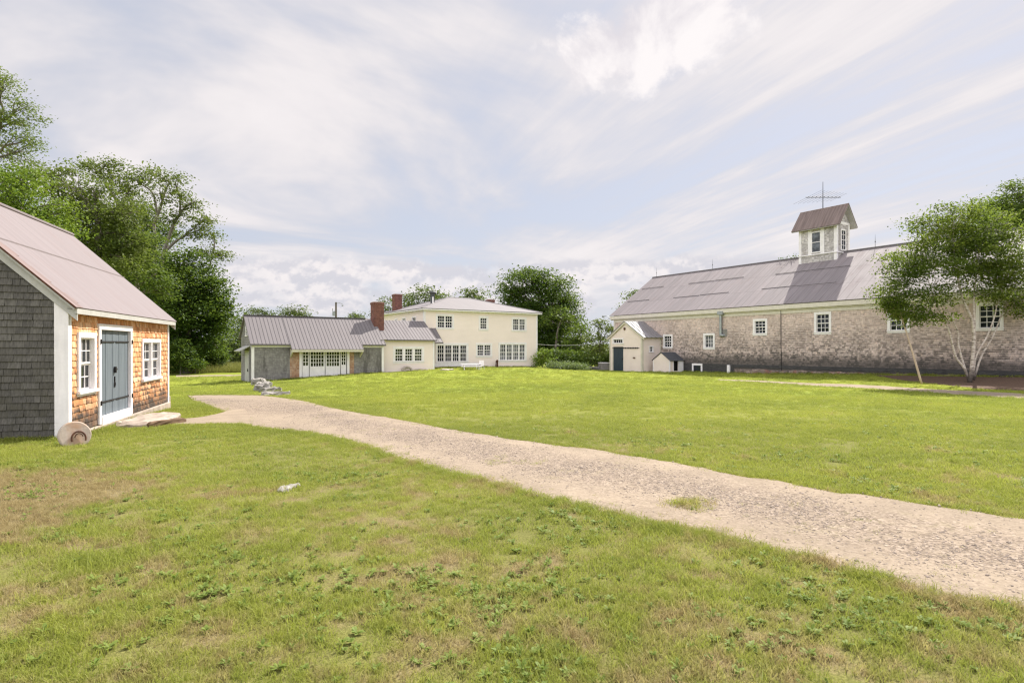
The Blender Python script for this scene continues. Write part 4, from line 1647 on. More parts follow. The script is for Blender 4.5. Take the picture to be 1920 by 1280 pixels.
g.box(XC + .01, GX1 + .12, GYE - .02, GYE - .002, GE - .11, GE - .01)
g.box(GX0 - .15, GX1 - .6, GYR - .12, GYR + .12, GR + .005, GR + .04)
g.build('roof_seam', MAT['seam'], grf)
g = MB()
zc = GE - lo * gs_
g.box(XA + .02, XC - .02, GYE - lo + .03, GYE - lo + .06, zc - .20, zc - .03)
for xx in (XA + .04, XC - .12):
    P = [(xx, GYE - lo + .06, zc - .20), (xx, GYW - .02, zc - .62), (xx, GYW - .02, zc + .0), (xx, GYE - lo + .06, zc - .06)]
    P += [(p[0] + .08, p[1], p[2]) for p in P]
    g.add(P, [(0, 1, 2, 3), (7, 6, 5, 4), (0, 4, 5, 1), (1, 5, 6, 2), (2, 6, 7, 3), (3, 7, 4, 0)])
g.build('eave_trim', MAT['offwhite'], gar)
g = MB()
P = []
for x in (GX0 - .12, GX0 - .09):
    P += [(x, GYE + .02, GE - .06), (x, GYR, GR - .06), (x, GYR, GR - .22), (x, GYE + .02, GE - .22)]
g.add(P, [(0, 1, 2, 3), (7, 6, 5, 4), (0, 4, 5, 1), (1, 5, 6, 2), (2, 6, 7, 3), (3, 7, 4, 0)])
g.build('rake_board', MAT['greytrim'], gar)
# gable end: window, door and its little hood
y0, _ = on_x(464.5, GX0)
y1, Z1_ = on_x(461.2, GX0)
window(gar, GLF, GYB - y1, GYB - y0, hz(631, Z1_), hz(611, Z1_), 1, 2, 2, 2, .09, 'glass', rec=.0, bar=.02)
y0, Z0_ = on_x(467.5, GX0)
y1, Z1_ = on_x(460, GX0)
g = MB()
g.box(GYB - y1, GYB - y0, .0, .04, -.85, hz(657, Z1_), GLF)
g.box(GYB - y1 + .12, GYB - y0 - .12, .04, .055, .1, 1.2, GLF)
gdd = g.build('side_door', MAT['greytrim'], gar)
g = MB()
g.box(GYB - y0 - .25, GYB - y0 - .18, .04, .10, .05, .25, GLF)
g.build('handle', MAT['blackiron'], gdd)
g = MB()
za = hz(648, Z1_)
g.slab([(GX0, y1 + .35, za), (GX0, y0 - .35, za), (GX0 - .75, y0 - .35, za - .38), (GX0 - .75, y1 + .35, za - .38)], .05)
g.slab([(GX0, y1 + .1, za - .75), (GX0, y1 + .14, za - .75), (GX0 - .6, y1 + .14, za - .38), (GX0 - .6, y1 + .1, za - .38)], .04)
g.build('door_hood', MAT['greytrim'], gar)
chimney(707.5, .86, .80, 47.55, 567.5, 3.0, gar)

print('buildings done')

# ================================================================== SMALL THINGS
# stones edging the lawn corner
Rk = random.Random(21)
nstone = 0
for (px, py, w, d, h, lab) in ((484, 722, .8, .6, .40, 'pale square fieldstone at the top of the rubble lawn edge by the garage corner'),
                               (495, 726, .8, .6, .28, 'flat topped grey fieldstone second down the lawn edge'),
                               (492, 733, .7, .5, .30, 'bulky fieldstone low in the rubble edge facing the drive'),
                               (507, 734, 1.0, .6, .20, 'broad tilted fieldstone in the middle of the lawn edge'),
                               (517, 740.5, 1.2, .45, .12, 'long low slab of stone nearest the gravel drive')):
    x, y, Z = gp(px, py)
    M = Matrix.Translation((x, y, tzf(x, y) - .12)) @ Matrix.Rotation(Rk.uniform(-.6, .6), 4, 'Z') @ Matrix.Rotation(Rk.uniform(-.08, .08), 4, 'X')
    g = MB()
    rough_block(g, M, w, d, h + .12, 60 + nstone, 5, .07)
    tag(g.build('boulder', MAT['fieldstone'], None), lab, 'stone', 'fieldstones edging the lawn corner')
    nstone += 1
x, y, Z = gp(541, 916)
g = MB()
rough_block(g, Matrix.Translation((x, y, tzf(x, y) - .05)) @ Matrix.Rotation(.9, 4, 'Z'), .34, .14, .09, 77, 4, .015)
tag(g.build('stone', MAT['fieldstone'], None), 'small flat grey stone showing through the near grass', 'stone')
# low stones by the ell
x, y, Z = gp(763, 695.5)
g = MB()
arc = [(x + .42 * math.cos(a), y, tzf(x, y) + .02 + .30 * math.sin(a)) for a in np.linspace(.05, math.pi - .05, 12)]
g.tube(arc, .10, 7)
tag(g.build('window_well', MAT['granite'], None), 'little pale arched well rim in the grass below the ell window', 'window well')
for i, (p, lab) in enumerate(((790, 'thin dark ledge stone in the grass left of the ell corner'), (838, 'thin dark ledge stone in the grass below the wide window'))):
    x, y, Z = gp(p, 694.0)
    g = MB()
    rough_block(g, Matrix.Translation((x, y, tzf(x, y) - .05)), 1.2, .4, .16, 80 + i, 4, .03)
    tag(g.build('ledge_stone', MAT['granite'], None), lab, 'stone')

# picnic table
x, y, Z = gp(883.5, 692.5)
z = tzf(x, y)
pt = thing('picnic_table', 'low white picnic table with two benches on the lawn before the farmhouse', 'picnic table', (x, y, z))
MT = Matrix.Translation((x, y, z)) @ Matrix.Rotation(-YAW + .12, 4, 'Z') @ Matrix.Diagonal((1, 1, .62, 1))
g = MB()
for i in range(5):
    g.box(-.85, .85, -.38 + i * .155, -.245 + i * .155, .70, .74, MT)
g.build('table_top', MAT['white'], pt)
for sg in (-1, 1):
    g = MB()
    for i in range(2):
        yy = sg * .70 + (i - .5) * .15
        g.box(-.85, .85, yy - .065, yy + .065, .40, .44, MT)
    g.build('bench', MAT['white'], pt)
for xx in (-.6, .6):
    g = MB()
    for sg in (-1, 1):
        g.add([MT @ Vector(p) for p in ((xx - .03, sg * .72, 0), (xx + .03, sg * .72, 0), (xx + .03, sg * .60, 0), (xx - .03, sg * .60, 0), (xx - .03, sg * .26, .70), (xx + .03, sg * .26, .70), (xx + .03, sg * .14, .70), (xx - .03, sg * .14, .70))],
              [(0, 1, 2, 3), (4, 7, 6, 5), (0, 4, 5, 1), (1, 5, 6, 2), (2, 6, 7, 3), (3, 7, 4, 0)])
    g.box(xx - .028, xx + .028, -.78, .78, .33, .40, MT)
    g.build('leg', MAT['white'], pt)
# white garden chair with hoop arms
x, y, Z = gp(900.5, 693)
z = tzf(x, y)
ch = thing('garden_chair', 'white tubular garden chair beside the picnic table', 'chair', (x, y, z))
MC = Matrix.Translation((x, y, z)) @ Matrix.Rotation(-YAW - .5, 4, 'Z') @ Matrix.Diagonal((.9, .9, .74, 1))
g = MB()
g.box(-.25, .25, -.25, .25, .42, .45, MC)
g.build('seat', MAT['white'], ch)
g = MB()
for i in range(5):
    g.box(-.24 + i * .10, -.17 + i * .10, .24, .27, .45, 1.0, MC)
g.box(-.26, .26, .235, .275, 1.0, 1.05, MC)
g.build('backrest', MAT['white'], ch)
for sx_, sy_ in ((-1, -1), (1, -1), (-1, 1), (1, 1)):
    g = MB()
    g.tube([MC @ Vector((sx_ * .26, sy_ * .28, 0)), MC @ Vector((sx_ * .24, sy_ * .24, .43)), MC @ Vector((sx_ * .26, sy_ * .2, .66))], .022, 6)
    g.build('leg', MAT['white'], ch)
# old brown hand pump against the wall
x, Zp = on_y(932.3, 48.1)
z = tzf(x, 48.1)
pm = thing('hand_pump', 'rusty brown post pump standing at the farmhouse wall', 'pump', (x, 48.1, z))
g = MB()
g.tube([(x, 48.1, z - .1), (x, 48.1, z + .35), (x, 48.1, z + .62), (x, 48.1, z + .70)], [.11, .09, .10, .05], 10)
g.build('body', MAT['iron'], pm)
g = MB()
g.tube([(x, 48.1, z + .6), (x - .2, 48.0, z + .55), (x - .26, 47.98, z + .1)], .04, 7)
g.build('spout', MAT['iron'], pm)
# block and planks left of the entry shed
x, Zb_ = on_y(1133, 45.3)
z = tzf(x, 45.3)
bx = thing('crate', 'grey slatted crate with white lid beside the entry shed', 'crate', (x, 45.3, z))
MX = Matrix.Translation((x, 45.3, z)) @ Matrix.Rotation(-.3, 4, 'Z')
g = MB()
for i in range(5):
    g.box(-.45, .45, -.40, .40, .02 + i * .135, .02 + i * .135 + .115, MX)
for sx_ in (-.43, .43):
    for sy_ in (-.38, .38):
        g.box(sx_ - .04, sx_ + .04, sy_ - .04, sy_ + .04, -.1, .70, MX)
g.build('body', MAT['greyplank'], bx)
g = MB()
g.box(-.5, .5, -.45, .45, .70, .76, MX)
g.build('lid', MAT['white'], bx)
for i, lab in enumerate(('weathered plank at the bottom of the small pile by the crate', 'weathered plank lying second in the small pile by the crate', 'topmost pale plank of the small pile by the crate')):
    x, Zb_ = on_y(1121, 45.8)
    zz = tzf(x, 45.8) + .02 + .11 * i
    g = MB()
    rough_block(g, Matrix.Translation((x - .1 * i, 45.8, zz)) @ Matrix.Rotation(-.9 + .25 * i, 4, 'Z'), 1.7, .25, .09, 90 + i, 4, .008)
    tag(g.build('plank', MAT['greyplank'], None), lab, 'plank', 'planks piled by the crate')

# utility pole
px_, Zp = 630.0, 86.0
x, y = xy(px_, Zp)
z = tzf(x, y)
up_ = thing('utility_pole', 'distant utility pole with transformer and lamp arm above the garage roof', 'utility pole', (x, y, z))
g = MB()
g.tube([(x, y, z - .3), (x, y, hz(566.5, Zp))], [.17, .13], 10)
g.build('pole', MAT['bark'], up_)
g = MB()
rv = Vector((CO, -SI, 0))
b0 = Vector((x, y, 0)) - rv * .28
g.tube([b0 + Vector((0, 0, hz(592, Zp))), b0 + Vector((0, 0, hz(584, Zp))), b0 + Vector((0, 0, hz(583, Zp)))], [.24, .24, .10], 12)
g.tube([b0 - rv * .2 + Vector((0, 0, hz(584, Zp))), b0 - rv * .2 + Vector((0, 0, hz(578, Zp)))], .05, 6)
g.build('transformer', MAT['zinc'], up_)
g = MB()
p0 = Vector((x, y, hz(568.5, Zp)))
g.tube([p0, p0 + rv * .55 + Vector((0, 0, .04)), p0 + rv * .95 - Vector((0, 0, .1))], .035, 6)
g.tube([p0 + rv * .80 - Vector((0, 0, .35)), p0 + rv * 1.05 - Vector((0, 0, .30))], [.05, .10], 7)
g.build('lamp_arm', MAT['zinc'], up_)
# wire between house and barn
g = MB()
w0 = Vector((HX1 + .05, 50.0, hz(643.5, 60.5)))
w1 = Vector((XB - .1, YF - .1, 2.6))
g.tube([w0.lerp(w1, t) - Vector((0, 0, .35 * 4 * t * (1 - t))) for t in np.linspace(0, 1, 13)], .014, 5)
tag(g.build('cable', MAT['greytrim'], None), 'thin pale cable strung from the farmhouse across to the barn', 'cable')

print('small things done')

# ================================================================== GROUND
def catmull(P, n):
    P = np.asarray(P, float)
    Q = np.vstack([2 * P[0] - P[1], P, 2 * P[-1] - P[-2]])
    out = []
    for i in range(1, len(Q) - 2):
        t = np.linspace(0, 1, n, endpoint=False)[:, None]
        p0, p1, p2, p3 = Q[i - 1], Q[i], Q[i + 1], Q[i + 2]
        out.append(.5 * (2 * p1 + (p2 - p0) * t + (2 * p0 - 5 * p1 + 4 * p2 - p3) * t ** 2 + (3 * p1 - p0 - 3 * p2 + p3) * t ** 3))
    return np.vstack(out + [Q[-2][None]])


def _hash(n):
    return np.mod(np.sin(n * 12.9898) * 43758.5453, 1.0)


def n1d(t, f, seed):
    t = np.asarray(t) * f
    i = np.floor(t)
    k = t - i
    k = k * k * (3 - 2 * k)
    return _hash(i + seed * 17.3) * (1 - k) + _hash(i + 1 + seed * 17.3) * k


def np_mesh(name, V, Fq, mat, uvs=None, smooth=True):
    """numpy quads/tris -> object"""
    me = bpy.data.meshes.new(name)
    V = np.asarray(V, np.float32)
    Fq = np.asarray(Fq, np.int32)
    k = Fq.shape[1]
    me.vertices.add(len(V))
    me.vertices.foreach_set('co', V.ravel())
    me.loops.add(Fq.size)
    me.loops.foreach_set('vertex_index', Fq.ravel())
    me.polygons.add(len(Fq))
    me.polygons.foreach_set('loop_start', np.arange(0, Fq.size, k, dtype=np.int32))
    if smooth:
        me.polygons.foreach_set('use_smooth', np.ones(len(Fq), bool))
    if uvs is not None:
        u = me.uv_layers.new(name='UVMap')
        u.data.foreach_set('uv', np.asarray(uvs, np.float32)[Fq.ravel()].ravel())
    me.materials.append(mat)
    me.update(calc_edges=True)
    return me


def np_obj(name, V, Fq, mat, uvs=None, smooth=True, parent=None):
    me = np_mesh(name, V, Fq, mat, uvs, smooth)
    o = bpy.data.objects.new(name, me)
    COL.objects.link(o)
    WM[o.name] = Matrix()
    if parent is not None:
        o.parent = parent
        WM[o.name] = WM[parent.name]
    return o


# one sheet to the horizon: rings round the camera
rad = np.concatenate([[0.0], np.geomspace(.4, 60, 150), np.geomspace(63, 1800, 45)])
na = 300
ang = np.linspace(0, 2 * np.pi, na, endpoint=False)
RR, AA = np.meshgrid(rad, ang, indexing='ij')
gxv, gyv = (RR * np.cos(AA)).ravel(), (RR * np.sin(AA)).ravel()
gzv = np.concatenate([tz(gxv[i:i + 5000], gyv[i:i + 5000]) for i in range(0, len(gxv), 5000)])
ii, jj = np.meshgrid(np.arange(len(rad) - 1), np.arange(na), indexing='ij')
ii, jj = ii.ravel(), jj.ravel()
quads = np.c_[ii * na + jj, (ii + 1) * na + jj, (ii + 1) * na + (jj + 1) % na, ii * na + (jj + 1) % na]
tag(np_obj('ground', np.c_[gxv, gyv, gzv], quads, MAT['ground']), kind='structure')

STRIPS = []


def strip(name, pairs, mat, off, n=30, m=18, rag=.24, ext0=None, taper=False, midv=1.0):
    """a sheet laid on the ground between two edges given as bearings in the photograph"""
    U = np.array([gp(*p[0])[:2] for p in pairs])
    L = np.array([gp(*p[1])[:2] for p in pairs])
    if ext0:
        dvec = (U[0] + L[0] - U[1] - L[1])
        dvec /= np.linalg.norm(dvec)
        for q in np.arange(1.6, ext0, 1.6):
            U = np.vstack([U[0] + dvec * 1.6, U])
            L = np.vstack([L[0] + dvec * 1.6, L])
    U, L = catmull(U, n), catmull(L, n)
    # even out along the length so that the ragged edge is of one scale
    mid = (U + L) / 2
    s = np.r_[0, np.cumsum(np.linalg.norm(np.diff(mid, axis=0), axis=1))]
    N = max(12, int(s[-1] / .16))
    t = np.linspace(0, s[-1], N)
    U = np.c_[np.interp(t, s, U[:, 0]), np.interp(t, s, U[:, 1])]
    L = np.c_[np.interp(t, s, L[:, 0]), np.interp(t, s, L[:, 1])]
    W = (L - U) / np.maximum(np.linalg.norm(L - U, axis=1), 1e-6)[:, None]
    U = U + W * ((n1d(t, .55, 1) - .5) * rag * 1.1 + (n1d(t, 2.3, 5) - .5) * rag * .9 + (n1d(t, 5.3, 2) - .5) * rag * .9)[:, None]
    L = L + W * ((n1d(t, .6, 3) - .5) * rag * 1.1 + (n1d(t, 2.1, 6) - .5) * rag * .9 + (n1d(t, 5.7, 4) - .5) * rag * .9)[:, None]
    v = np.linspace(0, 1, m)
    P = U[:, None, :] * (1 - v)[None, :, None] + L[:, None, :] * v[None, :, None]
    x, y = P[..., 0].ravel(), P[..., 1].ravel()
    edge = np.minimum(v, 1 - v)
    lift = off * np.minimum(1, edge / .05 + .15)
    z = tz(x, y) + np.tile(lift, N)
    i, j = np.meshgrid(np.arange(N - 1), np.arange(m - 1), indexing='ij')
    i, j = i.ravel(), j.ravel()
    q = np.c_[i * m + j, (i + 1) * m + j, (i + 1) * m + j + 1, i * m + j + 1]
    uvs = np.c_[np.tile(v, N), np.full(N * m, midv)]
    o = np_obj(name, np.c_[x, y, z], q, mat, uvs)
    tag(o, kind='structure')
    STRIPS.append(np.vstack([U, L[::-1]]))
    return U, L


dU, dL = strip('gravel_drive', [((1920, 970), (1920, 1147)), ((1590, 927), (1729, 1110)), ((1368, 890), (1537, 1052)), ((1139, 847), (1309, 999)),
                                ((900, 813), (1155, 970)), ((760, 788), (900, 903)), ((640, 768), (740, 860)), ((562, 750), (640, 827)), ((500, 742), (544, 809)),
                                ((440, 740.5), (455, 796)), ((390, 740.5), (412, 772)), ((352, 741.5), (362, 752))], MAT['gravel'], .024, ext0=16)
strip('gravel_path', [((462, 770), (470, 799)), ((440, 768), (444, 795)), ((400, 778), (400, 794)), ((362, 784.5), (360, 795)), ((300, 787), (272, 799)), ((262, 786), (232, 803))], MAT['gravel'], .030, rag=.07, midv=.25)
strip('dirt_path', [((1346, 711.2), (1346, 712.2)), ((1420, 713.6), (1420, 716.4)), ((1500, 717.5), (1500, 722)), ((1620, 721.8), (1620, 727.5)), ((1740, 729), (1740, 735.5)), ((1920, 738), (1920, 747.5))], MAT['gravel'], .022, rag=.16, midv=.15)
strip('far_track', [((330, 703.8), (330, 706.4)), ((400, 703), (400, 705.6)), ((470, 702.5), (470, 704.5))], MAT['gravel'], .03, rag=.2, midv=.1)
strip('mulch_bed', [((1640, 703.5), (1645, 705)), ((1700, 704), (1700, 714)), ((1770, 705), (1770, 722)), ((1840, 706), (1845, 729)), ((1940, 707), (1945, 733)), ((2040, 708), (2040, 736))], MAT['mulch'], .026, rag=.25)


def inside(poly, x, y):
    r = np.zeros(len(x), bool)
    px, py = poly[:, 0], poly[:, 1]
    mnx, mxx, mny, mxy = px.min(), px.max(), py.min(), py.max()
    k = np.where((x > mnx) & (x < mxx) & (y > mny) & (y < mxy))[0]
    if len(k) == 0:
        return r
    xs, ys = x[k], y[k]
    rr = np.zeros(len(k), bool)
    j = len(poly) - 1
    for i in range(len(poly)):
        c = ((py[i] > ys) != (py[j] > ys)) & (xs < (px[j] - px[i]) * (ys - py[i]) / (py[j] - py[i] + 1e-12) + px[i])
        rr ^= c
        j = i
    r[k] = rr
    return r


BLD = [np.array([(SH @ Vector(p)).xy[:] for p in ((-.02, -.02, 0), (SL, -.02, 0), (SL, SWD, 0), (-.02, SWD, 0))]),
       np.array([(XB, YN), (XK, YN), (XK, YF), (XB, YF)]), np.array([(AX, AY0), (XB, AY0), (XB, AY1), (AX, AY1)]),
       np.array([(KX, KY0), (KX1, KY0), (KX1, KY1), (KX, KY1)]),
       np.array([(HX0, HYF), (HX1, HYF), (HX1, HYB), (HX0, HYB)]), np.array([(GX0, GYW), (EX1, GYW), (EX1, 50.6), (GX0, 50.6)])]
_mv = [Vector(v.co) for v in bpy.data.objects['doorstep'].data.vertices]
BLD.append(np.array([(MS0.x, MS0.y) for MS0 in [SH @ Vector(p) for p in ((xx_ - 1.1, -1.0, 0), (xx_ + 1.1, -1.0, 0), (xx_ + 1.1, -.2, 0), (xx_ - 1.1, -.2, 0))]]))

# ------------------------------------------------------------------ grass tufts (stuff)
def tuft_mesh(name, seed, nb, rad_, h, w, lean=.5, mat='grass'):
    r = np.random.default_rng(seed)
    V, Fc = [], []
    for _ in range(nb):
        a, q = r.uniform(0, 2 * np.pi), rad_ * np.sqrt(r.uniform())
        bx, by = q * math.cos(a), q * math.sin(a)
        hh_ = h * r.uniform(.45, 1.1)
        d = r.uniform(0, 2 * np.pi)
        ln = hh_ * lean * r.uniform(.2, 1.5)
        ww = w * r.uniform(.7, 1.3)
        f = r.uniform(0, 2 * np.pi)
        sx2, sy2 = math.cos(f) * ww / 2, math.sin(f) * ww / 2
        o = len(V)
        mx_, my_ = bx + math.cos(d) * ln * .35, by + math.sin(d) * ln * .35
        V += [(bx - sx2, by - sy2, -.004), (bx + sx2, by + sy2, -.004), (mx_ + sx2 * .8, my_ + sy2 * .8, hh_ * .6), (mx_ - sx2 * .8, my_ - sy2 * .8, hh_ * .6),
              (bx + math.cos(d) * ln, by + math.sin(d) * ln, hh_)]
        Fc += [(o, o + 1, o + 2, o + 3), (o + 3, o + 2, o + 4)]
    me = bpy.data.meshes.new(name)
    me.from_pydata(V, [], Fc)
    me.materials.append(MAT[mat])
    return me


def weed_mesh(name, seed, nl, L, W, up=.35):
    r = np.random.default_rng(seed)
    V, Fc = [], []
    for i in range(nl):
        a = r.uniform(0, 2 * np.pi)
        l, w = L * r.uniform(.5, 1.1), W * r.uniform(.7, 1.2)
        el = r.uniform(.1, up * 2)
        c, s = math.cos(a), math.sin(a)
        o = len(V)
        for t, k in ((.08, .15), (.45, 1), (.8, .8), (1.0, .05)):
            zz = l * (math.sin(el) * t - .35 * t * t * math.sin(el)) + .006
            rr = l * t * math.cos(el)
            V += [(c * rr - s * w * k / 2, s * rr + c * w * k / 2, zz + .006), (c * rr + s * w * k / 2, s * rr - c * w * k / 2, zz + .006)]
        Fc += [(o, o + 1, o + 3, o + 2), (o + 2, o + 3, o + 5, o + 4), (o + 4, o + 5, o + 7, o + 6)]
    me = bpy.data.meshes.new(name)
    me.from_pydata(V, [], Fc)
    me.materials.append(MAT['weed'])
    return me


def pebble_mesh(name, seed):
    import bmesh
    r = np.random.default_rng(seed)
    bm = bmesh.new()
    bmesh.ops.create_icosphere(bm, subdivisions=1, radius=1)
    s = r.uniform(.6, 1.3, 3) * (1, 1, .6)
    for v in bm.verts:
        v.co = Vector(v.co[k] * s[k] * r.uniform(.8, 1.15) for k in range(3))
    me = bpy.data.meshes.new(name)
    bm.to_mesh(me)
    bm.free()
    me.materials.append(MAT['pebble'])
    return me


def protos(colname, meshes):
    c = bpy.data.collections.new(colname)
    for i, m in enumerate(meshes):
        c.objects.link(bpy.data.objects.new(f'{colname}_{chr(97 + i)}', m))
    return c


def scatter(name, x, y, scl, idx, coll, mat, rot=None, lift=0.0):
    z = np.concatenate([tz(x[i:i + 20000], y[i:i + 20000]) for i in range(0, len(x), 20000)]) + lift
    n = len(x)
    me = bpy.data.meshes.new(name)
    me.vertices.add(n)
    me.vertices.foreach_set('co', np.c_[x, y, z].astype(np.float32).ravel())
    a = me.attributes.new('tuft_scale', 'FLOAT', 'POINT')
    a.data.foreach_set('value', scl.astype(np.float32))
    a = me.attributes.new('tuft_kind', 'INT', 'POINT')
    a.data.foreach_set('value', idx.astype(np.int32))
    a = me.attributes.new('tuft_turn', 'FLOAT_VECTOR', 'POINT')
    R3 = np.c_[rng.normal(0, .10, n), rng.normal(0, .10, n), rng.uniform(0, 6.283, n)] if rot is None else rot
    a.data.foreach_set('vector', R3.astype(np.float32).ravel())
    me.materials.append(mat)
    o = bpy.data.objects.new(name, me)
    COL.objects.link(o)
    ng = bpy.data.node_groups.new(name + '_scatter', 'GeometryNodeTree')
    ng.interface.new_socket('Geometry', in_out='INPUT', socket_type='NodeSocketGeometry')
    ng.interface.new_socket('Geometry', in_out='OUTPUT', socket_type='NodeSocketGeometry')
    gi, go = ng.nodes.new('NodeGroupInput'), ng.nodes.new('NodeGroupOutput')
    ci = ng.nodes.new('GeometryNodeCollectionInfo')
    ci.inputs['Collection'].default_value = coll
    ci.inputs['Separate Children'].default_value = True
    ci.inputs['Reset Children'].default_value = True
    ip = ng.nodes.new('GeometryNodeInstanceOnPoints')

    def na_(nm, t):
        q = ng.nodes.new('GeometryNodeInputNamedAttribute')
        q.data_type = t
        q.inputs['Name'].default_value = nm
        return q.outputs[0]
    ng.links.new(gi.outputs[0], ip.inputs['Points'])
    ng.links.new(ci.outputs[0], ip.inputs['Instance'])
    ip.inputs['Pick Instance'].default_value = True
    ng.links.new(na_('tuft_kind', 'INT'), ip.inputs['Instance Index'])
    ng.links.new(na_('tuft_turn', 'FLOAT_VECTOR'), ip.inputs['Rotation'])
    ng.links.new(na_('tuft_scale', 'FLOAT'), ip.inputs['Scale'])
    ng.links.new(ip.outputs[0], go.inputs[0])
    m = o.modifiers.new('scatter', 'NODES')
    m.node_group = ng
    return tag(o, kind='stuff')


def wedge(r0, r1, dens, half=.92):
    """random points in the field of view between two distances (with a margin to both sides)"""
    n = int(half * (r1 * r1 - r0 * r0) * dens)
    Z = np.sqrt(rng.uniform(r0 * r0, r1 * r1, n))
    u = rng.uniform(-half, half, n)
    return Z * (CO * u + SI), Z * (CO - SI * u)


def vnoise(x, y, f, seed):
    X, Y = x * f, y * f
    i, j = np.floor(X), np.floor(Y)
    a, b = X - i, Y - j
    a, b = a * a * (3 - 2 * a), b * b * (3 - 2 * b)

    def h(p, q):
        return np.abs(np.modf(np.sin(p * 127.1 + q * 311.7 + seed * 74.7) * 43758.5453)[0])
    return (h(i, j) * (1 - a) + h(i + 1, j) * a) * (1 - b) + (h(i, j + 1) * (1 - a) + h(i + 1, j + 1) * a) * b


def clear(x, y, polys, keep=.0):
    k = np.ones(len(x), bool)
    for p in polys:
        k &= ~inside(p, x, y)
    if keep:
        k |= rng.uniform(size=len(x)) < keep
    return k


kinds = [tuft_mesh('grass_tuft_a', 1, 34, .085, .040, .0044, .9), tuft_mesh('grass_tuft_b', 2, 30, .085, .048, .0042, 1.1), tuft_mesh('grass_tuft_c', 3, 40, .095, .032, .0048, .8),
         tuft_mesh('grass_tuft_d', 4, 22, .075, .066, .0038, 1.2), weed_mesh('weed_a', 5, 18, .042, .016), weed_mesh('weed_b', 6, 26, .030, .013, .5), weed_mesh('weed_c', 7, 14, .050, .014, .6)]
cg = protos('grass_tuft', kinds)
XS, YS, SS, KS = [], [], [], []
for r0, r1, dn, sc in ((1.6, 4, 330, .95), (4, 8, 210, 1.0), (8, 14, 105, 1.15), (14, 24, 40, 1.5), (24, 38, 15, 1.9), (38, 56, 4.5, 2.5)):
    x, y = wedge(r0, r1, dn)
    k = clear(x, y, STRIPS + BLD)
    x, y = x[k], y[k]
    n = len(x)
    thin = vnoise(x, y, 1.3, 1) * .5 + vnoise(x, y, 3.4, 2) * .5
    k = rng.uniform(size=n) < np.clip((thin - .12) * 4, .25, 1)
    x, y = x[k], y[k]
    n = len(x)
    broad = vnoise(x, y, .9, 5) * .6 + vnoise(x, y, 2.7, 6) * .4
    kind = rng.integers(0, 3, n)
    kind = np.where(rng.uniform(size=n) < .15, 3, kind)
    pw_ = np.clip((broad - .50) * 1.6, .03, .40) * (1.0 if r1 <= 8 else .5 if r1 <= 14 else 0)
    kind = np.where(rng.uniform(size=n) < pw_, rng.integers(4, 7, n), kind)
    lush = vnoise(x, y, .5, 9)
    XS.append(x); YS.append(y); KS.append(kind)
    SS.append(sc * rng.uniform(.7, 1.3, n) * (.75 + .5 * lush))
# denser fringe along the drive and at wall feet
for E in (dU, dL):
    n = 5200
    i = rng.integers(0, len(E) - 1, n)
    t = rng.uniform(size=n)[:, None]
    p = E[i] * (1 - t) + E[i + 1] * t + rng.normal(0, 1, (n, 2)) * np.abs(rng.normal(.06, .07, (n, 1)))
    k = np.hypot(p[:, 0], p[:, 1]) < 40
    k &= clear(p[:, 0], p[:, 1], BLD) & ~(inside(STRIPS[1], p[:, 0], p[:, 1]))
    p = p[k]
    XS.append(p[:, 0]); YS.append(p[:, 1]); KS.append(rng.integers(0, 4, len(p))); SS.append(rng.uniform(.6, 1.25, len(p)))
for M, L, nn in ((GA, SWD, 500), (FR, SL, 360), (BW, BLEN, 800), (HF, WL, 260), (EF, EL, 120), (GF, GL, 240)):
    s = rng.uniform(0, L, nn)
    o_ = np.abs(rng.normal(.05, .09, nn)) + .03
    q = np.array([(M @ Vector((a, b, 0)))[:2] for a, b in zip(s, o_)])
    q = q[clear(q[:, 0], q[:, 1], BLD)]
    XS.append(q[:, 0]); YS.append(q[:, 1]); KS.append(rng.integers(0, 4, len(q))); SS.append(rng.uniform(1.0, 2.2, len(q)) * (1.0 if L < 8 else 1.5))
# weed tufts growing in the drive
for px, py, w, n, s in ((1296, 950, .11, 70, 1.3), (1085, 1033 - 14, .12, 26, .7), (935, 866, .14, 30, .9), (997, 870, .12, 24, .8), (1480, 946, .14, 12, .9), (1400, 966, .9, 55, .6), (1560, 1000, .9, 50, .6),
                        (1790, 1090, .3, 22, .7), (1710, 1085, .3, 18, .7), (1660, 1000, 1.2, 60, .55), (1190, 1016, .2, 12, .6)):
    x0, y0, Z0 = gp(px, py)
    XS.append(rng.normal(x0, w, n)); YS.append(rng.normal(y0, w, n)); KS.append(rng.integers(0, 5, n)); SS.append(s * rng.uniform(.6, 1.2, n))
nn_ = 420
i_ = rng.integers(0, len(dU) - 1, nn_)
v_ = np.clip(rng.normal(.5, .28, nn_), .03, .97)
p_ = dU[i_] * (1 - v_)[:, None] + dL[i_] * v_[:, None]
k_ = (vnoise(p_[:, 0], p_[:, 1], .8, 77) > .55) & (np.hypot(p_[:, 0], p_[:, 1]) < 30)
p_ = np.repeat(p_[k_], 4, axis=0) + rng.normal(0, .06, (4 * int(k_.sum()), 2))
XS.append(p_[:, 0]); YS.append(p_[:, 1]); KS.append(rng.integers(0, 5, len(p_))); SS.append(rng.uniform(.35, .75, len(p_)))
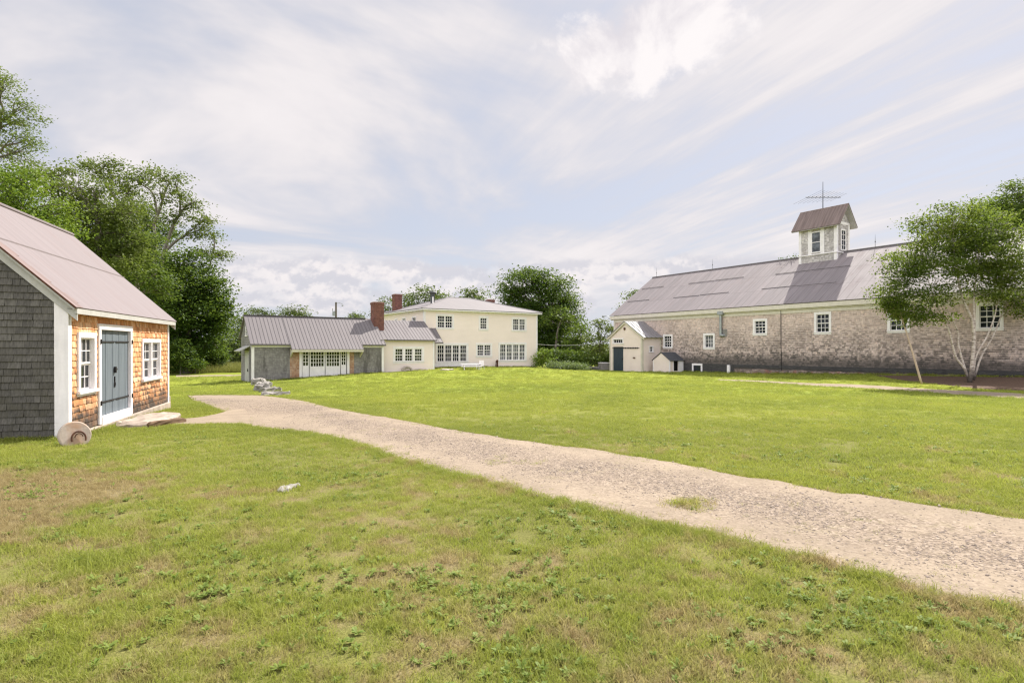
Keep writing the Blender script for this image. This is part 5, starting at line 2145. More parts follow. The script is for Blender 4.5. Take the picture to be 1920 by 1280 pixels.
# leafy rosettes in the near lawn
for px, py, w, n in ((800, 1130, .30, 30), (770, 1090, .2, 16), (1010, 1262, .16, 18), (600, 1100, .3, 24), (860, 1240, .3, 26), (350, 1150, .4, 30), (620, 1215, .25, 20), (1060, 1160, .35, 26), (930, 1120, .25, 16), (240, 960, .5, 20), (1430, 1200, .4, 26)):
    x0, y0, Z0 = gp(px, py)
    XS.append(rng.normal(x0, w, n)); YS.append(rng.normal(y0, w, n)); KS.append(rng.integers(4, 7, n)); SS.append(rng.uniform(.7, 1.3, n))
tag(scatter('lawn_grass', np.concatenate(XS), np.concatenate(YS), np.concatenate(SS), np.concatenate(KS), cg, MAT['grass']), 'mown patchy grass with clover and dry places', 'grass')

# meadow beyond the garage
ct = protos('meadow_tuft', [tuft_mesh('meadow_tuft_a', 11, 40, .5, .62, .022, .35, 'tall'), tuft_mesh('meadow_tuft_b', 12, 34, .5, .78, .020, .4, 'tall')])
Z = rng.uniform(68, 125, 5200)
pxs = rng.uniform(290, 490, 5200)
u = (pxs - CX) / F
x, y = Z * (CO * u + SI), Z * (CO - SI * u)
tag(scatter('meadow_grass', x, y, rng.uniform(.8, 1.5, len(x)), rng.integers(0, 2, len(x)), ct, MAT['tall']), 'tall uncut meadow grass beyond the garage', 'grass')

# pebbles on the drive
cp = protos('pebble', [pebble_mesh(f'pebble_{k}', 30 + k) for k in range(4)])
n = 90000
i = (rng.uniform(size=n) ** 1.0 * (len(dU) - 1)).astype(int)
v = np.clip(rng.normal(.5, .22, n), .02, .98)
p = dU[i] * (1 - v)[:, None] + dL[i] * v[:, None] + rng.normal(0, .08, (n, 2))
dd_ = np.hypot(p[:, 0], p[:, 1])
cl = vnoise(p[:, 0], p[:, 1], 1.1, 31)
k = inside(STRIPS[0], p[:, 0], p[:, 1]) & (dd_ < 26) & (rng.uniform(size=n) < np.clip(cl * 1.6 - .25, .08, 1) * np.where(dd_ > 14, .6, 1))
p = p[k]
tag(scatter('gravel', p[:, 0], p[:, 1], np.abs(rng.lognormal(-4.95, .42, len(p))), rng.integers(0, 4, len(p)), cp, MAT['pebble'], lift=.024), 'loose grey pebbles strewn over the drive', 'gravel')
print('ground done')

# ================================================================== TREES
def w3(px, py, Z):
    x, y = xy(px, Z)
    return np.array([x, y, hz(py, Z)])


def leaves(C, size, seed, up=.45, aspect=.62):
    """C: leaf centres -> folded four-cornered leaves"""
    r = np.random.default_rng(seed)
    n = len(C)
    nrm = r.normal(size=(n, 3))
    nrm /= np.linalg.norm(nrm, axis=1)[:, None]
    nrm[:, 2] = np.abs(nrm[:, 2]) + up
    nrm /= np.linalg.norm(nrm, axis=1)[:, None]
    t = r.normal(size=(n, 3))
    t -= nrm * (t * nrm).sum(1)[:, None]
    t /= np.linalg.norm(t, axis=1)[:, None]
    b = np.cross(nrm, t)
    s = size * r.uniform(.6, 1.35, n)[:, None]
    droop = nrm * s * .16
    V = np.stack([C - t * s * .5, C + b * s * aspect * .5 + droop, C + t * s * .55, C - b * s * aspect * .5 + droop], 1).reshape(-1, 3)
    return V, np.arange(4 * n).reshape(n, 4)


def branch(mb, p, q, r0, r1, R, wob=.06, n=5, sides=6):
    p, q = np.array(p), np.array(q)
    L = np.linalg.norm(q - p)
    pts, rr = [], []
    for k in range(n + 1):
        t = k / n
        o = np.array([R.gauss(0, 1), R.gauss(0, 1), R.gauss(0, .6)]) * wob * L * math.sin(math.pi * t)
        pts.append(p * (1 - t) + q * t + o + np.array([0, 0, .05 * L * math.sin(math.pi * t)]))
        rr.append(r0 * (1 - t) + r1 * t)
    mb.tube(pts, rr, sides)
    return pts


def tree(name, label, cat, base, Z, lobes, leaf, bark, lsize, dens, trunk=None, tr=.25, group=None, cluster=(.55, 30), stems=None, seed=1, up=.45, fill=.35, limbs=True, far=1.0):
    """lobes: (px, py, rx, ry[, dZ]) parts of the crown as bearings at the tree's own distance; they become real ellipsoids of leaf sprays"""
    R = random.Random(seed)
    r = np.random.default_rng(seed)
    Z, lsize, dens, tr = Z * far, lsize * far, dens / far ** 2, tr * far
    cluster = (cluster[0] * far, cluster[1])
    bx, by = xy(base, Z)
    bz = tzf(bx, by)
    root = thing(name, label, cat, (bx, by, bz), group=group)
    k = Z / F
    vd = np.array([SI, CO, 0.0])
    vr = np.array([CO, -SI, 0.0])
    cent, ends = [], []
    for i, lb in enumerate(lobes):
        px, py, rx, ry = lb[:4]
        rx, ry = rx * k, ry * k
        dz = lb[4] if len(lb) > 4 else R.uniform(-.5, .5) * rx
        ry_ = .5 * (rx + min(rx, ry * 1.3))
        # same apparent place, a little nearer or farther
        c = w3(px, py, Z + dz)
        area = (rx * ry + rx * ry_ + ry * ry_) / 3 * 4 * math.pi
        nc = max(5, int(area * dens * .62 * (lb[5] if len(lb) > 5 else 1.0)))
        d = r.normal(size=(nc, 3))
        d /= np.linalg.norm(d, axis=1)[:, None]
        q = r.uniform(fill ** 3, 1, nc) ** (1 / 3)
        q = np.where(r.uniform(size=nc) < .12, q * r.uniform(1.0, 1.22, nc), q)
        P = c + (d[:, :1] * rx * vr + d[:, 1:2] * ry_ * vd + d[:, 2:] * ry * np.array([0, 0, 1.0])) * q[:, None]
        cent.append(P)
        ends.append((c, rx, ry, P))
    P = np.vstack(cent)
    cr, m = cluster
    mm = r.integers(int(m * .8), int(m * 2.6), len(P))
    idx = np.repeat(np.arange(len(P)), mm)
    # flattened sprays
    off = r.normal(size=(len(idx), 3)) * np.array([cr, cr, cr * .42]) * .82
    # each spray hangs along its own direction
    sd = r.normal(size=(len(P), 3)) * np.array([1, 1, .35])
    sd /= np.linalg.norm(sd, axis=1)[:, None]
    off += sd[idx] * r.normal(0, cr * .7, len(idx))[:, None]
    C = P[idx] + off
    C = C[C[:, 2] > bz + .15]
    V, Fq = leaves(C, lsize, seed + 5, up)
    inv = np.array([bx, by, bz])
    np_obj('crown', V - inv, Fq, MAT[leaf], smooth=False, parent=root)
    g = MB()
    top = np.array([bx, by, bz])
    paths = []
    if stems:
        for st in stems:
            pts = [w3(a, b, Z + (s_[0] if (s_ := rest) else 0)) for a, b, *rest in st[0]]
            n_ = len(pts)
            pts_s = catmull(pts, 4)
            rs = np.linspace(st[1], st[2], len(pts_s)) * far
            g.tube([tuple(p) for p in pts_s], list(rs), 8)
            paths.append(pts_s)
    else:
        hi = max(lobes, key=lambda l: -l[1])
        tp = w3(np.mean([l[0] for l in lobes]) * .6 + base * .4, np.mean([l[1] for l in lobes]), Z)
        pts = branch(g, (bx, by, bz - .2), tp, tr, tr * .45, R, .025, 7, 9)
        paths.append(np.array(pts))
    if limbs:
        allp = np.vstack([p[len(p) // 3:] for p in paths])
        for c, rx, ry, PP in ends:
            dlt = allp - c
            sc_ = np.linalg.norm(dlt, axis=1) + np.maximum(0, allp[:, 2] - c[2] + .3) * 2
            a = allp[np.argmin(sc_)]
            th_ = max(.025, tr * .30)
            bp = branch(g, a, c, th_, th_ * .45, R, .05, 5, 6)
            for q in PP[r.permutation(len(PP))[:min(10, len(PP))]]:
                s_ = bp[R.randint(2, 5)]
                branch(g, s_, q, th_ * .38, .012, R, .05, 3, 4)
    g.build('trunk', MAT[bark], root, smooth=True)
    return root


GL_ = 'trees crowding behind the shed'
tree('locust_tree', 'tall airy pale green tree rising at the far left above all others', 'tree', -40, 29, [(-20, 170, 50, 40), (20, 232, 48, 36), (-40, 260, 70, 60), (35, 285, 38, 26), (-10, 330, 70, 36), (48, 262, 26, 14), (5, 155, 14, 14), (52, 318, 28, 14), (28, 205, 30, 14)],
     'leaf_pale', 'bark', .11, 1.55, tr=.24, group=GL_, cluster=(.34, 44), seed=3, up=.7)
tree('maple_tree', 'bright yellow green leafy tree directly above the shed roof at left', 'tree', 40, 24, [(10, 350, 70, 45), (62, 392, 55, 38), (95, 430, 50, 34), (0, 405, 70, 50), (60, 445, 75, 45), (40, 335, 45, 25), (-40, 360, 60, 50), (110, 400, 26, 22)],
     'leaf_light', 'bark', .12, 2.3, tr=.22, group=GL_, cluster=(.36, 46), seed=4)
tree('oak_tree', 'olive green spreading tree between the bright maple and the tall forked oak', 'tree', 190, 33, [(130, 350, 42, 24), (190, 405, 52, 38), (150, 425, 55, 45), (235, 440, 40, 36), (190, 470, 70, 45), (108, 330, 36, 16), (175, 352, 30, 18), (240, 400, 28, 26), (130, 385, 50, 34), (225, 480, 55, 36)],
     'leaf_olive', 'bark', .15, 2.17, tr=.28, group=GL_, cluster=(.42, 44), seed=5, far=1.35)
tree('oak_tree', 'oak with a small domed top of leaves left of the forked pale oak', 'tree', 225, 43, [(178, 322, 27, 18), (213, 342, 34, 22), (243, 352, 24, 18), (163, 308, 14, 9), (198, 308, 20, 10), (215, 365, 40, 20), (230, 380, 22, 14)],
     'leaf_olive', 'barkpale', .17, .82, tr=.22, group=GL_, cluster=(.48, 40), seed=6, far=1.65,
     stems=[([(228, 650), (226, 520), (222, 400), (215, 372), (196, 345)], .15, .05), ([(222, 400), (236, 368), (246, 350)], .09, .05), ([(215, 372), (205, 352), (186, 325)], .06, .03)])
tree('oak_tree', 'tall oak with forked pale trunk and open branches against the sky', 'tree', 297, 43,
     [(300, 332, 42, 17), (328, 345, 28, 20), (272, 330, 28, 14), (302, 362, 46, 20), (343, 366, 20, 14), (360, 382, 13, 10), (250, 336, 20, 16), (378, 430, 18, 10), (352, 441, 22, 12), (402, 447, 16, 14), (396, 478, 20, 15), (414, 480, 10, 12), (340, 395, 18, 12, 0, .6), (385, 412, 10, 7), (325, 410, 22, 10, 0, .5)],
     'leaf_olive', 'barkpale', .17, .82, tr=.24, group=GL_, cluster=(.48, 38), seed=7, far=1.65,
     stems=[([(292, 660), (291, 560), (290, 500), (291, 450), (289, 420), (294, 398), (286, 362), (264, 345)], .17, .05), ([(289, 420), (300, 392), (309, 360), (318, 342)], .11, .05),
            ([(297, 660), (299, 560), (302, 500), (311, 462), (324, 425), (337, 402), (352, 384), (366, 378)], .18, .05), ([(337, 402), (338, 380), (334, 360)], .08, .04), ([(311, 470), (330, 452), (345, 444)], .11, .06),
            ([(330, 510), (380, 512), (392, 500), (400, 470)], .08, .04)])
tree('maple_tree', 'dense dark maple just right of the shed with low spreading crown', 'tree', 352, 40,
     [(350, 492, 36, 24), (322, 532, 48, 36), (368, 535, 44, 36), (392, 585, 32, 36), (350, 585, 62, 42), (325, 625, 62, 34), (378, 625, 42, 30), (402, 548, 22, 26), (413, 575, 16, 8), (300, 560, 44, 36), (418, 577, 8, 4), (404, 610, 22, 22), (398, 520, 16, 18), (335, 655, 34, 22), (400, 645, 26, 22), (362, 652, 28, 20), (325, 678, 20, 16)],
     'leaf_dark', 'bark', .19, 2.31, tr=.33, group=GL_, cluster=(.48, 44), seed=8, far=1.7)
tree('maple_tree', 'dark green tree filling the gap behind the pale forked trunks', 'tree', 255, 48,
     [(250, 412, 46, 24), (300, 442, 28, 26), (215, 462, 50, 36), (262, 492, 58, 40), (240, 535, 62, 42), (295, 555, 52, 50), (255, 590, 70, 45), (280, 400, 26, 12), (320, 590, 40, 45)],
     'leaf_dark', 'bark', .20, 1.96, tr=.30, group=GL_, cluster=(.52, 40), seed=9, far=1.65)
tree('maple_tree', 'lighter green young tree low in front of the dark trees behind the shed', 'tree', 248, 36,
     [(248, 452, 42, 20), (215, 440, 36, 18), (262, 482, 34, 24), (288, 515, 30, 24), (225, 470, 40, 24), (305, 540, 24, 24), (275, 450, 20, 12), (240, 500, 40, 30)],
     'leaf_mid', 'bark', .15, 2.38, tr=.18, group=GL_, cluster=(.40, 44), seed=10, far=1.65)
tree('shrub', 'dark leafy shrub at the foot of the maple by the shed corner', 'shrub', 338, 36, [(338, 674, 28, 22), (318, 668, 18, 26), (360, 684, 20, 11), (335, 655, 26, 18)], 'leaf_dark', 'bark', .14, 4.5, tr=.05, group='shrubs below the trees', cluster=(.25, 34), seed=11, far=1.75)
tree('shrub', 'rounded green shrub beyond the maple trunk at the field edge', 'shrub', 392, 62, [(392, 666, 22, 20), (374, 668, 18, 20), (410, 672, 14, 12)], 'leaf_dark', 'bark', .22, 2.6, tr=.06, group='shrubs below the trees', cluster=(.4, 34), seed=12, far=1.15)
tree('shrub', 'small bright shrub at the meadow edge between maple and garage', 'shrub', 366, 52, [(364, 684, 10, 7), (372, 686, 8, 5)], 'leaf_light', 'bark', .16, 2.0, tr=.05, group='shrubs below the trees', cluster=(.3, 30), seed=13, far=1.3)
FT = 'far trees beyond the meadow'
for i, (nm, lab, b, Z, lb) in enumerate((
        ('distant_tree', 'dim green far tree nearest the maple in the left gap', 412, 92, [(410, 632, 24, 32), (405, 655, 26, 26), (418, 612, 12, 14), (405, 670, 26, 14)]),
        ('distant_tree', 'far tree with pointed top in the middle of the left gap', 433, 100, [(432, 640, 22, 34), (434, 612, 9, 16), (428, 660, 24, 20), (432, 671, 26, 12)]),
        ('distant_tree', 'far dark tree closest to the garage gable', 452, 96, [(450, 630, 16, 40), (456, 606, 12, 14), (447, 656, 20, 24), (450, 670, 22, 14), (462, 598, 8, 10)]),
        ('distant_tree', 'dark round tree standing behind the garage gable', 470, 84, [(466, 606, 14, 20), (470, 640, 24, 34)]),
        ('distant_tree', 'thin sparse treetop showing over the garage ridge at its left end', 486, 110, [(476, 584, 10, 5), (492, 587, 13, 5), (508, 592, 10, 4), (486, 612, 26, 22)]),
        ('distant_tree', 'round dark treetop over the middle of the garage ridge', 552, 100, [(552, 581, 20, 11), (543, 590, 16, 9), (564, 588, 12, 9), (552, 620, 30, 34)]),
        ('distant_tree', 'small faint treetop left of the brick chimney on the garage', 671, 112, [(671, 592, 13, 7), (664, 600, 12, 8), (671, 630, 24, 26)]),
        ('distant_tree', 'green treetop just left of the farther brick chimney', 728, 92, [(728, 575, 16, 16), (722, 590, 20, 18), (730, 630, 34, 40)]),
        ('distant_tree', 'narrow treetop immediately right of the farther brick chimney', 759, 94, [(758, 563, 10, 18), (764, 575, 14, 14), (752, 600, 22, 30)]),
        ('distant_tree', 'broad treetop behind the stovepipe above the farmhouse roof', 797, 90, [(795, 555, 20, 20), (783, 570, 16, 14), (815, 562, 20, 13), (800, 600, 40, 40)]),
        ('distant_tree', 'low treetop between stovepipe and farmhouse roof ridge', 842, 96, [(842, 562, 16, 10), (830, 560, 12, 9), (845, 600, 34, 34)]),
        ('distant_tree', 'isolated dome shaped treetop above the farmhouse ridge', 889, 90, [(888, 548, 15, 14), (892, 560, 19, 14), (878, 560, 10, 9), (890, 600, 34, 40)]),
        ('distant_tree', 'leaf tip peeking over the left slope of the barn roof', 1192, 92, [(1187, 560, 9, 8), (1196, 552, 8, 5), (1178, 575, 10, 8), (1192, 620, 40, 50)]))):
    tree(nm, lab, 'tree', b, Z, lb, 'leaf_far', 'bark', .34, .62, tr=.3, group=FT, cluster=(.8, 26), seed=40 + i, limbs=(i > 3))
tree('maple_tree', 'large dense green tree behind the right end of the farmhouse', 'tree', 1040, 74,
     [(982, 530, 40, 22), (958, 552, 26, 22), (1042, 540, 34, 24), (1010, 570, 58, 38), (1058, 582, 26, 28), (1028, 625, 48, 40), (1000, 605, 42, 44), (1073, 575, 12, 12), (960, 595, 30, 30), (982, 512, 20, 10), (1020, 522, 26, 14), (1062, 560, 16, 16), (1060, 620, 26, 34), (1076, 600, 9, 9), (1030, 662, 40, 24), (1005, 655, 30, 28), (1065, 662, 34, 22)],
     'leaf_dark', 'bark', .28, 1.19, tr=.4, cluster=(.72, 34), seed=60, group='trees between farmhouse and barn')
tree('maple_tree', 'lighter green tree in front of the large tree right of the farmhouse', 'tree', 1050, 70, [(1062, 602, 20, 20), (1040, 585, 20, 16), (1055, 640, 22, 24), (1030, 600, 16, 14)], 'leaf_mid', 'barkpale', .26, .8, tr=.16, cluster=(.7, 32), seed=61, group='trees between farmhouse and barn',
     stems=[([(1040, 684), (1043, 640), (1048, 610), (1058, 590)], .17, .06)])
tree('maple_tree', 'medium green tree in the middle of the gap before the barn', 'tree', 1088, 68, [(1086, 632, 18, 22), (1078, 650, 18, 22), (1096, 655, 18, 20), (1088, 618, 8, 8), (1085, 670, 28, 14), (1100, 668, 18, 15)], 'leaf_mid', 'bark', .26, .95, tr=.2, cluster=(.65, 34), seed=62, group='trees between farmhouse and barn')
tree('apple_tree', 'loose grey green fruit tree nearest the barn corner', 'tree', 1122, 64, [(1124, 622, 11, 16), (1112, 640, 18, 16), (1132, 640, 12, 20), (1118, 656, 24, 18), (1136, 660, 12, 18), (1120, 672, 26, 12), (1138, 674, 14, 12), (1124, 606, 5, 6), (1146, 615, 6, 7)], 'leaf_olive', 'bark', .22, .95, tr=.16, cluster=(.5, 30), seed=63, group='trees between farmhouse and barn')
tree('shrub', 'bright green rounded shrub at the right corner of the farmhouse', 'shrub', 1018, 59, [(1017, 668, 15, 15), (1025, 678, 11, 10), (1009, 680, 9, 10)], 'leaf_light', 'bark', .15, 3.4, tr=.05, cluster=(.25, 34), seed=64, group='shrubs by the farmhouse')
BR_ = 'trees behind the barn'
tree('maple_tree', 'tall dark tree at the right edge rising behind the barn roof', 'tree', 1930, 62, [(1908, 372, 28, 34), (1890, 400, 34, 26), (1930, 400, 40, 60), (1915, 440, 50, 50), (1960, 380, 50, 60)], 'leaf_mid', 'bark', .24, 1.0, tr=.4, group=BR_, cluster=(.62, 36), seed=70)
tree('maple_tree', 'lighter rounded tree behind the barn left of the tall dark one', 'tree', 1872, 64, [(1868, 382, 22, 18), (1858, 400, 28, 22), (1882, 410, 34, 26), (1850, 430, 34, 30)], 'leaf_light', 'bark', .24, 1.0, tr=.3, group=BR_, cluster=(.62, 36), seed=71)
tree('birch_tree', 'white multi stemmed birch with wide crown before the barn', 'tree', 1822, 33.6,
     [(1745, 432, 35, 26), (1800, 415, 48, 31), (1852, 425, 51, 35), (1700, 492, 46, 29), (1755, 492, 62, 35), (1830, 480, 66, 40), (1900, 470, 55, 48), (1672, 552, 37, 22), (1662, 572, 22, 13), (1702, 582, 37, 18, 0, .9), (1742, 552, 46, 18, 0, .8),
      (1786, 533, 40, 14, 0, .5), (1880, 540, 51, 20, 0, .7), (1912, 560, 44, 18), (1715, 418, 18, 15, 0, .7), (1782, 388, 24, 13, 0, .6), (1822, 386, 22, 11, 0, .6), (1684, 525, 33, 18), (1662, 510, 11, 11, 0, .6), (1735, 590, 28, 14, 0, .9), (1705, 602, 24, 12, 0, .9), (1765, 594, 22, 10, 0, .6), (1785, 562, 34, 13, 0, .5), (1868, 564, 30, 12, 0, .5), (1908, 580, 26, 14, 0, .8), (1840, 548, 36, 12, 0, .6), (1800, 450, 66, 26), (1890, 510, 44, 26), (1850, 510, 44, 20, 0, .7)],
     'leaf_birch', 'birchbark', .128, 4.7, tr=.07, cluster=(.34, 26), seed=80, up=.3, fill=.2,
     stems=[([(1818, 718), (1822, 690), (1826, 640), (1823, 602), (1810, 572), (1800, 540), (1790, 480), (1786, 420)], 000.119, .03),
            ([(1826, 640), (1827, 600), (1826, 560), (1832, 500), (1842, 440)], 000.075, .025),
            ([(1817, 716, .1), (1808, 690, .1), (1792, 668, .1), (1781, 625, .1), (1766, 590, .2), (1752, 560, .3), (1740, 525, .4)], 000.075, .02),
            ([(1819, 716, .1), (1806, 680, .2), (1797, 645, .4), (1797, 625, .5), (1786, 600, .6), (1768, 565, .8), (1752, 520, .9)], 000.062, .02),
            ([(1824, 712), (1830, 668, .0), (1850, 632, .1), (1864, 596, .1), (1870, 570, .2), (1885, 520, .3)], 000.062, .02),
            ([(1826, 712), (1840, 668, .3), (1862, 630, .5), (1876, 595, .7), (1884, 570, .9), (1902, 520, 1.1)], 000.058, .02)])
tree('sapling', 'thin leaning tan stemmed sapling left of the white birch', 'tree', 1728, 33.4, [(1682, 578, 20, 12), (1690, 590, 16, 8), (1672, 565, 14, 9)], 'leaf_birch', 'polebark', .12, 7.0, tr=.05, cluster=(.22, 26), seed=81, up=.3,
     stems=[([(1728, 719), (1714, 670), (1702, 630), (1692, 600), (1686, 578)], .062, .03)])

tree('shrub', 'dark scrub between the trees and the pale ground cover', 'shrub', 1072, 64, [(1062, 670, 24, 12), (1085, 672, 22, 11), (1046, 668, 18, 14)], 'leaf_dark', 'bark', .22, 2.4, tr=.05, cluster=(.4, 34), seed=65, group='scrub below the trees')
tree('shrub', 'green scrub nearest the crate by the entry shed', 'shrub', 1115, 62, [(1106, 676, 18, 9), (1124, 674, 16, 11), (1140, 672, 12, 12)], 'leaf_mid', 'bark', .22, 2.4, tr=.05, cluster=(.4, 34), seed=66, group='scrub below the trees')
# low leafy ground cover on the bank between farmhouse and barn
n = 260
pxs = rng.uniform(1030, 1100, n)
C = []
for q in pxs:
    Zq_ = rng.uniform(57, 62)
    x, y = xy(q, Zq_)
    hgt = rng.uniform(.05, .5)
    C.append(np.array([x, y, tzf(x, y) + hgt]) + rng.normal(0, .22, (22, 3)) * np.array([1, 1, .6]))
V, Fq = leaves(np.vstack(C), .17, 5)
tag(np_obj('ground_cover', V, Fq, MAT['leaf_cover'], smooth=False), 'low pale leafy ground cover on the bank beyond the lawn', 'plants', kind='stuff')
# weeds on the barn ridge beside the cupola
y0, _ = on_x(1490, XR)
C = np.array([XR, y0 + .3, BR + .25]) + rng.normal(0, 1, (50, 3)) * np.array([.12, .5, .12])
V, Fq = leaves(C, .14, 6)
tag(np_obj('vine', V, Fq, MAT['leaf_dark'], smooth=False), 'few dark vine leaves on the barn ridge beside the cupola', 'vine')
# distant wood closing the horizon
Cw = []
for a in np.linspace(-.95, 1.05, 520):
    Z = rng.uniform(230, 300)
    u = a
    x, y = Z * (CO * u + SI), Z * (CO - SI * u)
    hgt = 4 + 5 * vnoise(np.array([a * 40]), np.array([3.0]), 1.0, 8)[0]
    Cw.append(np.array([x, y, tzf(x, y)]) + rng.uniform(0, 1, (34, 3)) * np.array([0, 0, hgt]) + rng.normal(0, 1.5, (34, 3)))
V, Fq = leaves(np.vstack(Cw), 1.5, 8)
tag(np_obj('far_wood', V, Fq, MAT['leaf_far'], smooth=False), 'distant line of woods', 'woods', kind='stuff')
print('trees done')

# ================================================================== LIGHT, SKY, CAMERA
SUN_EL, SUN_AZ = math.radians(48), math.radians(20)     # from behind the barn
sd = Vector((math.cos(SUN_EL) * math.cos(SUN_AZ), math.cos(SUN_EL) * math.sin(SUN_AZ), math.sin(SUN_EL)))
sl = bpy.data.lights.new('sun', 'SUN')
sl.energy = 5.0
sl.angle = math.radians(.5)
sl.color = (1.0, .945, .86)
so = bpy.data.objects.new('sun', sl)
COL.objects.link(so)
so.rotation_euler = sd.to_track_quat('Z', 'Y').to_euler()

wd = bpy.data.worlds.new('World')
SC.world = wd
wd.use_nodes = True
nt = wd.node_tree
nt.nodes.clear()
wo = nt.nodes.new('ShaderNodeOutputWorld')
bg = nt.nodes.new('ShaderNodeBackground')
nt.links.new(bg.outputs[0], wo.inputs[0])
sky = nt.nodes.new('ShaderNodeTexSky')
sky.sky_type = 'NISHITA'
sky.sun_disc = False
sky.sun_elevation = SUN_EL
sky.sun_rotation = math.radians(90) - SUN_AZ
sky.altitude = 100
sky.air_density = 1.0
sky.dust_density = 1.6
sky.ozone_density = 1.2
dirv = nt.nodes.new('ShaderNodeTexCoord').outputs['Generated']
dx, dy, dz = sep(nt, dirv)
zz = math_(nt, 'ADD', math_(nt, 'MAXIMUM', dz, 0.0), .09)
cmb = nt.nodes.new('ShaderNodeCombineXYZ')
# cloud layer seen on a flat sheet overhead, turned so that the streaks run with the wind
wa = math.radians(-11)
cu = math_(nt, 'ADD', math_(nt, 'MULTIPLY', dx, math.cos(wa)), math_(nt, 'MULTIPLY', dy, math.sin(wa)))   # across
cv = math_(nt, 'SUBTRACT', math_(nt, 'MULTIPLY', dy, math.cos(wa)), math_(nt, 'MULTIPLY', dx, math.sin(wa)))  # along
nt.links.new(math_(nt, 'DIVIDE', cu, zz), cmb.inputs[0])
nt.links.new(math_(nt, 'DIVIDE', cv, zz), cmb.inputs[1])
sheet = cmb.outputs[0]
soft = noise(nt, sheet, .62, 6, .55, .5)
st1 = noise(nt, vscale(nt, sheet, (1.9, .30, 1), (3.1, 1.7, 0)), 1.25, 6, .6, .35)
st2 = noise(nt, vscale(nt, sheet, (4.6, .55, 1), (.3, 5.2, 0)), 1.5, 5, .6, .2)
right = maprange(nt, math_(nt, 'SUBTRACT', math_(nt, 'MULTIPLY', dx, CO), math_(nt, 'MULTIPLY', dy, SI)), -.25, .45)
streaks = math_(nt, 'ADD', math_(nt, 'MULTIPLY', st1, .62), math_(nt, 'MULTIPLY', st2, .38))
cov = math_(nt, 'ADD', math_(nt, 'MULTIPLY', soft, math_(nt, 'SUBTRACT', 1.0, math_(nt, 'MULTIPLY', right, .72))), math_(nt, 'MULTIPLY', streaks, math_(nt, 'MULTIPLY', right, .72)))
m1 = maprange(nt, cov, .39, .57, .14, 1.0)
body = maprange(nt, cov, .40, .62, .0, 1.0)
cloudcol = mixc(nt, body, (.79, .80, .835), (1.03, 1.02, 1.02))
CK = 4.7
cloud = scol(nt, cloudcol, CK)
blue = mixc(nt, .80, sky.outputs[0], scol(nt, (.655, .72, .825), CK))
c = mixc(nt, m1, blue, cloud)
# heaped clouds low over the horizon
az = math_(nt, 'ARCTAN2', dx, dy)
el = math_(nt, 'ARCSINE', dz)
ae = nt.nodes.new('ShaderNodeCombineXYZ')
nt.links.new(az, ae.inputs[0])
nt.links.new(math_(nt, 'MULTIPLY', el, 1.25), ae.inputs[1])
ae = ae.outputs[0]
hp = noise(nt, vscale(nt, ae, (1, 1, 1), (.37, .0, 0)), 5.2, 7, .57, .1)
hb = noise(nt, vscale(nt, ae, (1, 1, 1), (.37, .014, 0)), 5.2, 7, .57, .1)
low = math_(nt, 'MULTIPLY', maprange(nt, el, .015, .075, .4, 1.0), maprange(nt, el, .12, .235, 1.0, 0.0))
hf = maprange(nt, math_(nt, 'MULTIPLY', hp, low), .42, .53, 0, 1)
lit = maprange(nt, math_(nt, 'SUBTRACT', hp, hb), -.03, .03, 1.0, 0.0)
heap = scol(nt, mixc(nt, lit, (.78, .80, .86), (1.06, 1.04, 1.03)), CK)
hz_ = scol(nt, (.76, .82, .90), CK)
c = mixc(nt, maprange(nt, el, .0, .17, .78, 0.0), c, hz_)
c = mixc(nt, math_(nt, 'MULTIPLY', hf, .85), c, heap)
# one big sunlit heap of cloud high up, right of the middle
pu = ((1205 - CX) / F)
pd = Vector((CO * pu + SI, CO - SI * pu, (HY - 72) / F)).normalized()
rt = Vector((CO, -SI, 0))
upv = rt.cross(pd).normalized() * (-1 if rt.cross(pd).z < 0 else 1)
def dot(v):
    n = nt.nodes.new('ShaderNodeVectorMath')
    n.operation = 'DOT_PRODUCT'
    nt.links.new(dirv, n.inputs[0])
    n.inputs[1].default_value = v
    return n.outputs['Value']
front = maprange(nt, dot(pd), .5, .6)
ea = math_(nt, 'DIVIDE', math_(nt, 'ADD', dot(rt - pd * rt.dot(pd)), math_(nt, 'MULTIPLY', dot(upv), -.95)), .135)
eb = math_(nt, 'DIVIDE', dot(upv), .078)
rr_ = math_(nt, 'SQRT', math_(nt, 'ADD', math_(nt, 'MULTIPLY', ea, ea), math_(nt, 'MULTIPLY', eb, eb)))
pn = noise(nt, dirv, 9.0, 7, .62, .25)
pn2 = noise(nt, dirv, 22.0, 5, .6)
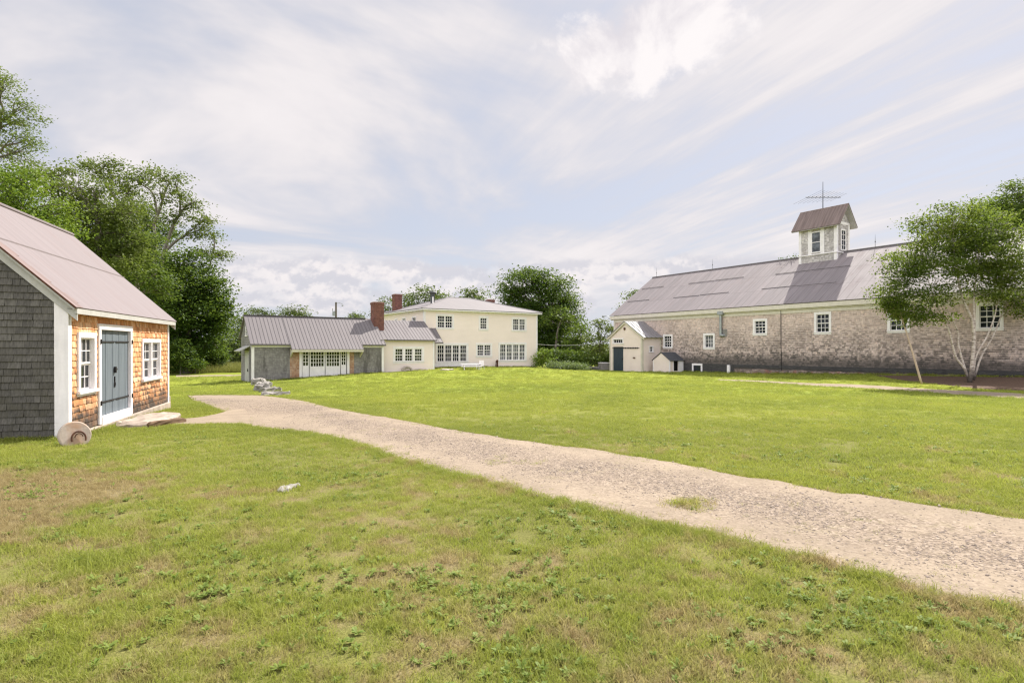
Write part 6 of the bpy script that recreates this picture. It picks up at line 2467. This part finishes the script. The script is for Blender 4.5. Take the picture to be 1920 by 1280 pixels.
pf = math_(nt, 'SUBTRACT', math_(nt, 'ADD', math_(nt, 'MULTIPLY', pn, 2.3), math_(nt, 'MULTIPLY', pn2, .5)), rr_)
pf = math_(nt, 'MULTIPLY', maprange(nt, pf, .34, .84), front)
puff = scol(nt, mixc(nt, maprange(nt, pn, .36, .62), (.88, .87, .91), (1.12, 1.11, 1.10)), CK)
c = mixc(nt, pf, c, puff)
# unseen sky behind the viewer gets an added gain, as fill for the shaded walls
back_fill = maprange(nt, dot(Vector((-.75, -.60, .28)).normalized()), -.15, .75, 1.0, 2.45)
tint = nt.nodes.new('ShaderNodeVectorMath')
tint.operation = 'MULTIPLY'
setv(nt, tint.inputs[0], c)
tint.inputs[1].default_value = (1.03, .99, 1.0)  # faint warm tint, added to offset green grass bounce on pale trim
c = scol(nt, tint.outputs[0], back_fill)
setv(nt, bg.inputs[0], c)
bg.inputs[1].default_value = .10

cam = bpy.data.cameras.new('camera')
cam.sensor_width = 36
cam.lens = F / 1920 * 36
cam.shift_y = (HY - 640) / 1920
cam.clip_start = .05
cam.clip_end = 5000
co = bpy.data.objects.new('camera', cam)
COL.objects.link(co)
co.location = (0, 0, CAMZ)
co.rotation_euler = (math.radians(90), 0, -YAW)
SC.camera = co

SC.render.engine = 'CYCLES'
SC.cycles.samples = 128
SC.cycles.use_adaptive_sampling = False
SC.cycles.use_denoising = True
SC.cycles.denoiser = 'OPENIMAGEDENOISE'
SC.cycles.denoising_input_passes = 'RGB_ALBEDO_NORMAL'
SC.cycles.denoising_prefilter = 'NONE'
SC.cycles.filter_width = 1.3
SC.cycles.use_light_tree = True
wd.cycles.sampling_method = 'MANUAL'
wd.cycles.sample_map_resolution = 1024
SC.cycles.sample_clamp_indirect = 4.0
SC.cycles.max_bounces = 6
SC.cycles.transparent_max_bounces = 4
SC.render.resolution_x, SC.render.resolution_y = 1024, 682
vs = SC.view_settings
SC.display_settings.display_device = 'sRGB'
vs.view_transform = 'Standard'
vs.look = 'None'
vs.gamma = 1
vs.exposure = 0.88
